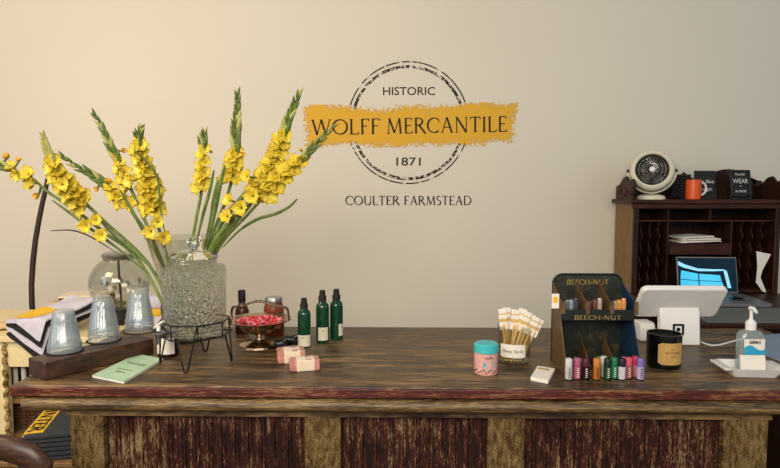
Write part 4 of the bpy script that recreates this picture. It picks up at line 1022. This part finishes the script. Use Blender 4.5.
# magazines standing on the shelf: pale and black spines
random.seed(2); x = at_y(10, 390, CY+.05).x; i = 0
ordw = ['first', 'second', 'third', 'fourth', 'fifth', 'sixth', 'seventh', 'eighth']
while i < 8:
    wd_ = .020 if i % 2 == 0 else .009
    nm = 'pale' if i % 2 == 0 else 'black'
    t = thing('standing_book', '%s spined book, %s from the left on the cream cabinet shelf' % (nm, ordw[i]), 'book', (x+wd_/2, CY+.06, sz), 0, 'books on the cabinet shelf')
    mb = MB(); mb.superbox((wd_, .16, rz0-sz+.0), .25, 16, (0, .08, (rz0-sz)/2+.0), warp=lambda a_, b_, c_: (a_+.006*math.cos(c_*14), b_, c_)); build('cover', mb, 'paper' if i % 2 == 0 else 'blackm', t)
    x += wd_+.0035; i += 1
# wicker basket on lower shelf
bx = at_y(36, 440, CY+.05).x
wb = thing('wicker_basket', 'brown woven basket inside the cream cabinet below the books', 'basket', (bx+.06, CY+.25, sz2))
bh_ = sz-sz2-.05
mb = MB(); mb.box((0, -.15, bh_/2), (.40, .012, bh_)); mb.box((0, .15, bh_/2), (.40, .012, bh_)); mb.box((-.2, 0, bh_/2), (.012, .31, bh_)); mb.box((.2, 0, bh_/2), (.012, .31, bh_)); mb.box((0, 0, .006), (.4, .3, .012))
build('walls', mb, 'wicker', wb, bevel=.004)
mb = MB()
for r_ in range(7):
    for c_ in range(10):
        mb.superbox((.036, .010, bh_/7*.85), .6, 12, (-.18+.04*c_, -.158-(.004 if (r_+c_) % 2 else 0), bh_/7*(r_+.5)))
build('weave', mb, 'wicker', wb)

# hat/gloves roll at far left, clutter behind cups
def fold(name, label, px, py, yy, dims, rzz, m__, z, tilt=0, e=.35, mtl=None, cat='shirt', group=None, wav=.004, parts=None):
    p = at_y(px, py, yy); t = thing(name, label, cat, (p.x, yy, z), rzz, group)
    mb = MB(); mb.superbox(dims, e, 32, (0, 0, dims[2]/2), mtx=Ry(tilt), warp=lambda x, y, z_: (x, y, z_+wav*math.sin(x*30+y*22)+wav)); build('folded_cloth', mb, m__, t)
    if parts: parts(t)
    return t
# layered shirts, sloping off the cabinet front
def shirt_layer(label, off, m__, grp, patch=False, h=.016):
    """a folded garment lying on the cabinet top, its front end hanging over the edge"""
    t = thing('folded_shirt', label, 'shirt', (0, CY, CT), 0, grp)
    n = 34; nk = 15; A = []
    p0 = at_z(92, 318, CT+.08); p1 = at_z(18, 345, CT)
    p0 = Vector((at_y(84, 318, CY+.21).x, CY+.21, 0)); p1 = Vector((at_y(22, 340, CY-.05).x, CY-.06, 0)); d = (p1-p0); sd = Vector((-d.y, d.x, 0)).normalized()
    lift = off+.004
    for i in range(n+1):
        s_ = i/n; rowp = []
        for k in range(nk):
            v = -1+2*k/(nk-1)
            q = p0+d*s_+sd*v*.088
            z = lift+h/2+.050*(1-s_)**1.5+.003*math.sin(s_*9+v*3+off*90)+.003
            yy = q.y-CY; edge = -.022-off*.5
            if yy < edge: z -= (edge-yy)*1.6; yy = edge-(edge-yy)*.25
            rowp.append((q.x, yy, z))
        A.append(rowp)
    vs = []; fs = []; q = (n+1)*nk
    for dz_ in (h/2, -h/2):
        for rowp in A:
            for k, v in enumerate(rowp): vs.append((v[0], v[1], v[2]+dz_*(1 if 0 < k < nk-1 else .4)))
    for i in range(n):
        for k in range(nk-1):
            f = (i*nk+k, i*nk+k+1, (i+1)*nk+k+1, (i+1)*nk+k); fs.append(f); fs.append(tuple(j_+q for j_ in f[::-1]))
        for k in (0, nk-1): fs.append((i*nk+k, (i+1)*nk+k, q+(i+1)*nk+k, q+i*nk+k))
    for k in range(nk-1):
        for i in (0, n): fs.append((i*nk+k, i*nk+k+1, q+i*nk+k+1, q+i*nk+k))
    mb = MB(); mb.add(vs, fs); build('cloth', mb, m__, t)
    if patch:
        pm = MB(); vs = []; fs = []; rows = list(range(16, 32)); ks = list(range(0, 10))
        for i in rows:
            for k in ks: v = A[i][k]; vs.append((v[0], v[1], v[2]+h/2*(1 if 0 < k < nk-1 else .4)+.0013))
        L9 = len(ks)
        for i in range(len(rows)-1):
            for k in range(L9-1): fs.append((i*L9+k, i*L9+k+1, (i+1)*L9+k+1, (i+1)*L9+k))
        pm.add(vs, fs); tag(build('print', pm, 'yellow', t), 'bright yellow print')
    return t
shirt_layer('black folded shirt, bottom of the pile sloping off the cream cabinet', .002, 'cloth_b', 'shirts on the cream cabinet')
shirt_layer('pale grey folded shirt, second from bottom of the pile on the cabinet', .020, 'cloth_w', 'shirts on the cream cabinet')
shirt_layer('black folded shirt between the two pale ones on the cabinet', .038, 'cloth_b', 'shirts on the cream cabinet')
shirt_layer('pale lavender folded shirt with yellow print, top of the cabinet pile', .056, 'cloth_w', 'shirts on the cream cabinet', patch=True)
p = at_y(8, 333, CY+.12); mb = MB(); mb.superbox((.16, .10, .030), .7, 24, (0, 0, .015), warp=lambda x, y, z: (x, y, z+.006*math.sin(x*50)+.006*(x > .05)))
tag(build('folded_cloth', mb, 'straw', loc=(p.x-.03, CY+.12, CT), rz=.2), 'small crumpled tan cloth on the far left cabinet corner', 'cloth')
# magazines and papers behind cups
for (px, yy, dims, rzz, m__, dz_, lab) in ((75, CY+.34, (.26, .20, .020), .25, 'paper', 0, 'white magazine under the others behind the cup stacks'), (92, CY+.33, (.24, .18, .018), -.2, 'blackm', .021, 'black magazine in the pile behind the cups'),
        (90, CY+.34, (.24, .17, .016), .1, 'tanwood', .040, 'tan magazine on the pile behind the cups'), (104, CY+.34, (.20, .16, .014), .35, 'paper', .057, 'white magazine topmost behind the cups')):
    pass
base_x = at_y(88, 318, CY+.38).x
for (dx, dims, rzz, m__, dz_, lab) in ((-.03, (.30, .18, .034), .12, 'paper', 0, 'white magazine at the bottom of the pile behind the cups'), (.0, (.26, .17, .022), -.15, 'blackm', .0355, 'black magazine, second from bottom behind the cups'),
        (-.04, (.27, .17, .020), .15, 'straw', .0585, 'tan magazine in the pile behind the cups'), (-.01, (.24, .16, .014), -.1, 'blackm', .0795, 'thin black magazine near the top of the pile behind the cups'), (-.03, (.22, .15, .010), .2, 'cream2', .0945, 'cream magazine topmost of the pile behind the cups')):
    mb = MB(); mb.superbox(dims, .15, 28, (0, 0, dims[2]/2)); tag(build('magazine', mb, m__, loc=(base_x+dx, CY+.435, CT+dz_+.0005), rz=rzz), lab, 'magazine', 'magazines behind the cups')
# yellow and black banner roll near dispenser
p = at_y(152, 322, CY+.20); t = thing('folded_shirt', 'yellow and grey folded shirt behind the small dark bottle', 'shirt', (p.x, CY+.22, CT+.0), .3)
mb = MB(); mb.superbox((.16, .14, .05), .4, 24, (0, 0, .025)); build('cloth', mb, 'cloth_w', t)
mb = MB(); mb.superbox((.13, .12, .035), .4, 24, (.0, 0, .062)); build('print', mb, 'yellow', t)
mb = MB(); mb.superbox((.10, .09, .06), .5, 24, (.01, 0, .105)); build('cloth', mb, 'cloth_w', t)

# ------------------------------------------------------------------ globe jar
gy = CY+.25; gp = at_y(121, 323, gy)
gj = thing('globe_jar', 'round clear glass globe jar with metal lid on black foot behind cups', 'jar', (gp.x, gy, CT))
k = gy/F; gz = at_y(121, 283, gy).z-CT; gr = 29*k
mb = MB(); pr = []
for i in range(25):
    a = R(-72+136*i/24); pr.append((gr*math.cos(a), gz+gr*.98*math.sin(a)))
pr2 = [(r*.965, gz+(z-gz)*.965) for r, z in pr[::-1]]
mb.lathe([(0, pr[0][1])]+pr+pr2+[(0, pr2[-1][1])], 56); build('globe', mb, 'glass', gj)
lz_ = pr[-1][1]
mb = MB(); mb.lathe([(0, lz_+.030), (.060, lz_+.028), (.072, lz_+.020), (.072, lz_+.006), (.066, lz_-.004), (.055, lz_-.004), (0, lz_+.0)], 48); build('lid', mb, 'tinlid', gj)
mb = MB(); mb.tube([(-.004, 0, lz_), (.0, 0, gz), (.006, 0, pr[0][1]+.01)], .0055, 8); build('inner_rod', mb, 'stickwood', gj)
mb = MB(); mb.lathe([(0, 0), (.058, 0), (.060, .008), (.040, .018), (.045, pr[0][1]+.002), (0, pr[0][1]+.001)], 40); build('foot', mb, 'blackm', gj)
# painted white scene band on the globe
mb = MB()
random.seed(4)
for i in range(26):
    a = R(-175+13*i); z = gz-.02+.018*math.sin(i*2.1); rr = math.sqrt(max(gr**2-(z-gz)**2, 0))*1.004
    for q in range(2):
        a2 = a+.05*q; s_ = .010+.008*random.random()
        mb.add([(rr*math.cos(a2-.05), rr*math.sin(a2-.05), z-s_), (rr*math.cos(a2+.05), rr*math.sin(a2+.05), z-s_*.4), (rr*math.cos(a2+.06), rr*math.sin(a2+.06), z+s_*.4), (rr*math.cos(a2-.03), rr*math.sin(a2-.03), z+s_)], [(0,1,2,3)])
tag(build('painted_scrollwork', mb, 'flourish', gj, smooth=False), 'silvery painted flourishes')

# ------------------------------------------------------------------ leaning stick
mb = MB(); pts = [(48, 176), (45.5, 190), (42, 205), (39, 220), (35.5, 240), (33, 262), (31.5, 285), (32, 305), (34, 330)]
w3 = [at_y(x, y, CY+.64) for x, y in pts]; w3.append(Vector((w3[-1].x+.02, w3[-1].y-.0, .3))); w3.append(Vector((w3[-1].x+.04, w3[-1].y-.0, .012)))
c = w3[-1].copy(); c.z = 0
mb.tube([q-c for q in w3], [.010, .012, .0125, .013, .0135, .014, .014, .014, .014, .014, .013], 10)
tag(build('walking_stick', mb, 'stickwood', loc=c), 'tall dark curved wooden stick standing behind the cream cabinet', 'stick')

# ------------------------------------------------------------------ charcoal shirts on wooden stool and chair arm, lower left
sy_ = 2.06; tz = .555
stx = -1.165
sl = thing('wooden_crate', 'tan wooden crate holding charcoal shirts beside the counter end', 'crate', (stx-.01, sy_, 0))
for s in (-1, 1): build('side_board', MB().box((s*.15, 0, tz/2), (.018, .30, tz-.002)), 'tanwood', sl, bevel=.002)
build('back_board', MB().box((0, .14, tz/2), (.28, .018, tz-.002)), 'tanwood', sl, bevel=.002)
build('front_board', MB().box((0, -.14, tz/2), (.28, .018, tz-.002)), 'tanwood', sl, bevel=.002)
build('lid_board', MB().box((0, 0, tz-.008), (.33, .32, .016)), 'tanwood', sl, bevel=.002)
ths = .092/6
order = ['bottom', 'second from bottom', 'third from bottom', 'fourth from bottom', 'fifth from bottom', 'top']
for i in range(6):
    h_ = ths*.96; t = thing('folded_shirt', ('charcoal folded shirt, %s of the stack beside the counter' % order[i]) if i < 5 else 'charcoal folded shirt with yellow lettered print, top of the stack', 'shirt', (stx+.005*(i % 2), sy_-.01, tz+ths*i+.001), R(13)+.02*(i % 3), 'charcoal shirts on the crate')
    mb = MB(); mb.superbox((.26, .27, h_), .3, 36, (0, 0, h_/2), warp=lambda x, y, z: (x, y, z+(.004*math.sin(x*20+i)+.0)*0)); build('cloth', mb, 'cloth_c', t)
    if i == 5:
        pm = MB(); A = []; B = []
        for j in range(13):
            s_ = j/12; y = -.125+.25*s_; A.append((-.120, y, h_+.001-.006*(max(0, abs(s_-.5)-.42)/.08))); B.append((-.062, y, h_+.001-.006*(max(0, abs(s_-.5)-.42)/.08)))
        pm.quadstrip(A, B); pr_ = build('print', pm, 'yellow', t)
        pm = MB(); serif_text(pm, 'INTER', -.10, .10, -.100, .040, thick=.22, thin=.13); 
        pm.v = [(z-.011, -x, h_+.0022) for x, y, z in pm.v]
        build('lettering', pm, 'ink', pr_, smooth=False)
# arm chair
ay = 1.42; ap = at_y(12, 452, ay); cz_ = ap.z
ac = thing('armchair', 'dark bentwood armchair cut off by lower left corner', 'chair', (ap.x-.20, ay+.02, 0), 0)
sx0 = ap.x-ac.location.x
pts = [(-.50, -.02, cz_-.02), (-.35, -.05, cz_+.004), (-.15, -.02, cz_+.008), (0, 0, cz_+.004), (sx0-.12, .0, cz_+.004), (sx0-.03, .0, cz_+.002), (sx0+.03, .0, cz_-.018), (sx0+.06, .0, cz_-.05), (sx0+.055, 0, cz_-.075)]
mb = MB(); mb.tube([Vector(q) for q in pts], [.022]*7+[.021, .014], 14, flat=1.5); build('arm_rest', mb, 'walnut', ac)
for (x, y) in ((sx0+.02, .0), (-.42, 0), (sx0+.0, -.42), (-.42, -.42)):
    h_ = cz_-.02 if y == 0 else .44
    mb = MB(); mb.tube([(x, y, 0), (x, y, h_/2), (x, y, h_)], [.014, .017, .017], 12); build('leg', mb, 'blackm', ac)
mb = MB(); mb.superbox((.50, .46, .05), .35, 28, ((sx0-.42)/2+.01, -.21, .455)); build('seat', mb, 'blackm', ac)
mb = MB(); mb.box(((sx0-.42)/2+.01, .0, .62), (.42, .02, .24)); build('side_slat', mb, 'blackm', ac, bevel=.004)

# ------------------------------------------------------------------ flower vase and gladioli
vy = 2.17; vp = at_y(186, 334, vy); VX = vp.x
vs_ = thing('flower_vase', 'wide flared clear glass vase of yellow gladioli behind the dispenser', 'vase', (VX, vy, CZ))
rimz = at_y(186, 237, vy).z-CZ
mb = MB(); pr = [(.060, 0), (.066, .01), (.060, .05), (.064, .12), (.078, .20), (.098, .27), (.128, rimz-.01), (.134, rimz)]
mb.lathe([(0, 0)]+pr+[(r-.004, z+.001) for r, z in pr[::-1]][:-1]+[(.056, .012), (0, .012)], 56); build('glass', mb, 'glass', vs_)
VB = Vector((VX, vy, CZ+.03))

def floret_mesh(Rr, seed, opened=1.0):
    rnd = random.Random(seed); mb = MB()
    for j in range(6):
        a = 2*PI*j/6+rnd.uniform(-.12, .12); big = 1.0 if j % 2 else .86; ph = rnd.random()*6; nu, nv = 8, 7; vs = []
        for i in range(nu+1):
            u = i/nu; rr = Rr*big*(.10+.92*u**1.5*opened); zz = Rr*1.05*(u-.38*u**3*opened)
            wv = Rr*.56*math.sin(PI*min(1, .10+.84*u))**.8
            for k in range(nv):
                v = -1+2*k/(nv-1)
                x = rr-.12*Rr*v*v*u; y = wv*v
                z = zz+Rr*.14*u*u*math.sin(v*6+ph)+Rr*.12*(v*v)*(1-u)
                vs.append((x*math.cos(a)-y*math.sin(a), x*math.sin(a)+y*math.cos(a), z))
        mb.add(vs, [(i*nv+k, i*nv+k+1, (i+1)*nv+k+1, (i+1)*nv+k) for i in range(nu) for k in range(nv-1)])
    return mb
def bud_mb(mb, p, d, L, r, mtx=None):
    m_ = T(*p) @ align(d); mb.lathe([(0.0005, 0), (r*.8, L*.12), (r, L*.35), (r*.75, L*.65), (r*.3, L*.9), (0.0003, L)], 8, mtx=m_)
def spline(pts, n):
    out = []; P_ = [pts[0]]+pts+[pts[-1]]; seg = len(pts)-1
    for i in range(n+1):
        t = i/n*seg; s = min(int(t), seg-1); f = t-s; p0, p1, p2, p3 = P_[s], P_[s+1], P_[s+2], P_[s+3]
        out.append(.5*((2*p1)+(-p0+p2)*f+(2*p0-5*p1+4*p2-p3)*f*f+(-p0+3*p1-3*p2+p3)*f**3))
    return out
def glad(lab, pix, y_tip, nf, nb, fr0, fr1, bud_m='bud', base_off=(0, 0), fsz=.030, extra=(), bsz=1.0, seed=0):
    """pix: pixel track from tip down to the vase mouth; florets between arc fractions fr0..fr1 from the tip"""
    rnd = random.Random(seed); n = len(pix)
    W3 = [at_y(x, y, y_tip+(vy-y_tip)*(i/(n-1))**1.0) for i, (x, y) in enumerate(pix)]
    W3.append(VB+Vector((base_off[0], base_off[1], 0)))
    t = thing('gladiolus_stem', lab, 'flower', VB, 0, 'gladioli in the vase')
    P_ = spline([q-VB for q in W3], 48)
    mb = MB(); mb.tube(P_, [.0016+.0044*min(1, i/26) for i in range(49)], 8); build('stalk', mb, 'lime', t)
    # arc lengths down to the mouth
    acc = [0]
    for i in range(48): acc.append(acc[-1]+(P_[i+1]-P_[i]).length)
    tot = acc[-1]*.62
    def at(s):
        s *= tot
        for i in range(48):
            if acc[i+1] >= s:
                f = (s-acc[i])/(acc[i+1]-acc[i]); return P_[i].lerp(P_[i+1], f), (P_[i]-P_[i+1]).normalized()
        return P_[-1], (P_[-2]-P_[-1]).normalized()
    for j in range(nb):
        s = .0+(fr0+.03)*j/max(1, nb-1); p, d = at(s); side = d.cross(Vector((0, 1, 0))).normalized()*(1 if j % 2 else -1)
        g = bsz*1.08*(.6+.75*j/nb); mb = MB(); dd = d*1.0+side*(.24+.10*rnd.random())+Vector((0, -.25, 0)); bud_mb(mb, p-d*.004, dd, .050*g, .0068*g)
        if j % 3 == 0: bud_mb(mb, p-d*.004, d+side*-.15+Vector((0, -.3, 0)), .03*g, .006*g)
        build('bud', mb, bud_m if rnd.random() < .8 else 'palebud', t)
    for j in range(nf):
        s = fr0+(fr1-fr0)*(j+.3)/nf; p, d = at(s); side = d.cross(Vector((0, 1, 0))).normalized()*(1 if j % 2 else -1)
        dd = (d*.45+side*(.55+.3*rnd.random())+Vector((0, -1.0-.5*rnd.random(), 0))).normalized()
        Rr = fsz*1.42*(.72+.4*(j+1)/nf); mb = floret_mesh(Rr, seed*31+j, .75+.35*rnd.random()); mm = T(*(p+dd*.006)) @ align(dd) @ Rz(rnd.random()*6)
        mb.v = [tuple(mm @ Vector(v)) for v in mb.v]; fo = build('floret', mb, 'petal', t)
        mb = MB(); bud_mb(mb, p-d*.006, (d+side*.5), .03, .0065); build('bract', mb, bud_m, t)
    for ex_ in extra:
        x, y, sz_ = ex_[:3]; full = len(ex_) > 3
        q = at_y(x, y, (W3[0].y+vy)/2-(.04 if full else .01))-VB
        near = min(P_, key=lambda a_: (a_+Vector((0, 0, -.02))-q).length); dq = (q-near)
        fd = Vector((dq.x*8, -1 if full else -.5, dq.z*6+.2)).normalized()
        mb = floret_mesh(sz_*(1.0 if full else 1.35), int(x*7+y), .95 if full else .42); mm = T(*(q-fd*sz_*.5)) @ align(fd)
        mb.v = [tuple(mm @ Vector(v)) for v in mb.v]; o_ = build('floret', mb, 'petal' if full else 'petalo', t)
        if not full: tag(o_, 'half-open amber bloom')
        mb = MB(); mb.tube([near, (near+q-fd*sz_*.3)/2+Vector((0, 0, -.004)), q-fd*sz_*.3], [.004, .0042, .003], 6); build('bract', mb, bud_m, t)
    return t
def blade(t, pix, yy, wmax, m__='leaf', y0=None):
    P_ = spline([at_y(x, y, yy+(0 if y0 is None else (y0-yy)*i/(len(pix)-1)))-VB for i, (x, y) in enumerate(pix)], 24); A = []; B = []; C_ = []
    for i, p in enumerate(P_):
        a = P_[max(i-1, 0)]; b = P_[min(i+1, 24)]; d = (b-a).normalized(); s_ = d.cross(Vector((0, 1, 0))).normalized()
        w_ = wmax*math.sin(PI*min(1, .06+.92*(i/24)))**.6+.0004
        A.append(p+s_*w_); B.append(p-s_*w_); C_.append(p+Vector((0, -w_*.5, 0)))
    mb = MB(); n = 25; back = [q+Vector((0, .0012, 0)) for q in C_]
    vs = A+C_+B+back
    fs = []
    for i in range(24): fs += [(i, i+1, n+i+1, n+i), (n+i, n+i+1, 2*n+i+1, 2*n+i), (i, 3*n+i, 3*n+i+1, i+1), (3*n+i, 2*n+i, 2*n+i+1, 3*n+i+1)]
    mb.add(vs, fs); return build('leaf', mb, m__, t)
g1 = glad('yellow gladiolus bending farthest left out of the frame', [(-6, 163), (14, 170), (32, 178), (48, 192), (75, 210), (105, 233), (140, 262)], 2.05, 4, 9, .10, .30, base_off=(-.03, -.01), fsz=.024, seed=1, extra=((7, 157, .016), (19, 160, .012), (37, 196, .016)))
g2 = glad('yellow gladiolus with pale buds and full blooms at left', [(44, 136), (49, 150), (55, 165), (62, 180), (80, 198), (105, 222), (150, 266)], 2.02, 12, 10, .18, .56, 'palebud', (-.02, .01), .030, seed=2, extra=((85, 226, .030, 1), (101, 235, .030, 1), (96, 220, .026, 1), (62, 184, .030, 1)))
g3 = glad('dark-budded gladiolus leaning left across the full blooms', [(64, 157), (76, 166), (90, 173), (103, 182), (115, 192), (132, 212), (160, 258)], 2.10, 5, 12, .38, .60, 'leaf', (-.015, -.02), .024, seed=3, extra=((108, 181, .014), (97, 189, .013)))
g4 = glad('gladiolus with tall dark tip, third tall one from the left', [(95, 115), (103, 128), (111, 145), (118, 160), (127, 180), (138, 205), (162, 262)], 2.08, 6, 13, .34, .56, 'leaf', (-.01, .02), .022, seed=4, extra=((124, 151, .014), (116, 156, .013), (112, 141, .008)))
g5 = glad('dense yellow gladiolus rising straight above the globe jar', [(142, 129), (140, 142), (142, 155), (148, 175), (153, 200), (158, 225), (168, 262)], 2.06, 15, 9, .12, .66, 'bud', (0, -.02), .030, seed=5, extra=((150, 232, .030, 1), (164, 238, .032, 1), (158, 222, .026, 1), (128, 182, .026, 1)))
g6 = glad('slender upright gladiolus over the middle of the dispenser', [(205, 133), (204, 145), (204, 160), (203, 180), (200, 200), (196, 220), (192, 250)], 2.10, 8, 8, .12, .48, 'bud', (.005, .0), .021, seed=6, extra=((211, 152, .009),))
g7 = glad('green-budded gladiolus standing tallest right of the dispenser', [(238, 95), (238, 110), (237, 128), (236, 148), (234, 170), (226, 200), (208, 250)], 2.10, 6, 15, .36, .58, 'bud', (.02, .01), .027, bsz=1.15, seed=7, extra=((243, 154, .012),))
g8 = glad('tall gladiolus with dark pointed tip beside the wall emblem', [(299, 94), (293, 110), (286, 128), (279, 150), (268, 175), (250, 205), (212, 255)], 2.04, 17, 12, .26, .66, 'leaf', (.03, -.01), .030, bsz=1.1, seed=8, extra=((287, 131, .011), (277, 144, .011), (226, 216, .030, 1), (240, 208, .034, 1), (252, 196, .034, 1), (228, 200, .028, 1), (246, 176, .028, 1)))
g9 = glad('rightmost gladiolus whose tip crosses the yellow paint band', [(333, 127), (320, 141), (305, 156), (290, 170), (272, 188), (250, 212), (215, 255)], 2.0, 9, 11, .28, .62, 'bud', (.035, .01), .028, bsz=1.0, seed=9, extra=((301, 150, .009),))
blade(g9, [(297, 199), (289, 207), (275, 214), (258, 219), (240, 230), (222, 248)], 2.02, .0055, y0=2.15)
blade(g1, [(50, 231), (68, 230), (82, 233), (98, 241), (120, 255)], 2.03, .0022, 'stickwood', y0=2.12)
blade(g2, [(52, 200), (70, 213), (95, 232), (120, 250), (150, 275)], 2.06, .005, y0=2.15)
blade(g3, [(96, 215), (115, 236), (135, 252), (158, 275)], 2.10, .006, y0=2.15)
blade(g5, [(134, 150), (148, 163), (158, 180), (160, 205), (166, 240)], 2.04, .0035, y0=2.12)
blade(g4, [(120, 190), (132, 210), (146, 236), (165, 270)], 2.08, .006, y0=2.15)
blade(g6, [(214, 170), (210, 190), (203, 215), (196, 245)], 2.09, .006, y0=2.14)
blade(g7, [(218, 180), (214, 200), (211, 220), (204, 250)], 2.12, .008, y0=2.16)
blade(g7, [(225, 165), (219, 190), (214, 215), (206, 252)], 2.08, .008, y0=2.13)
blade(g8, [(262, 175), (240, 200), (222, 222), (206, 255)], 2.12, .010, y0=2.15)
blade(g8, [(242, 205), (228, 225), (216, 240), (204, 262)], 2.08, .011, y0=2.12)
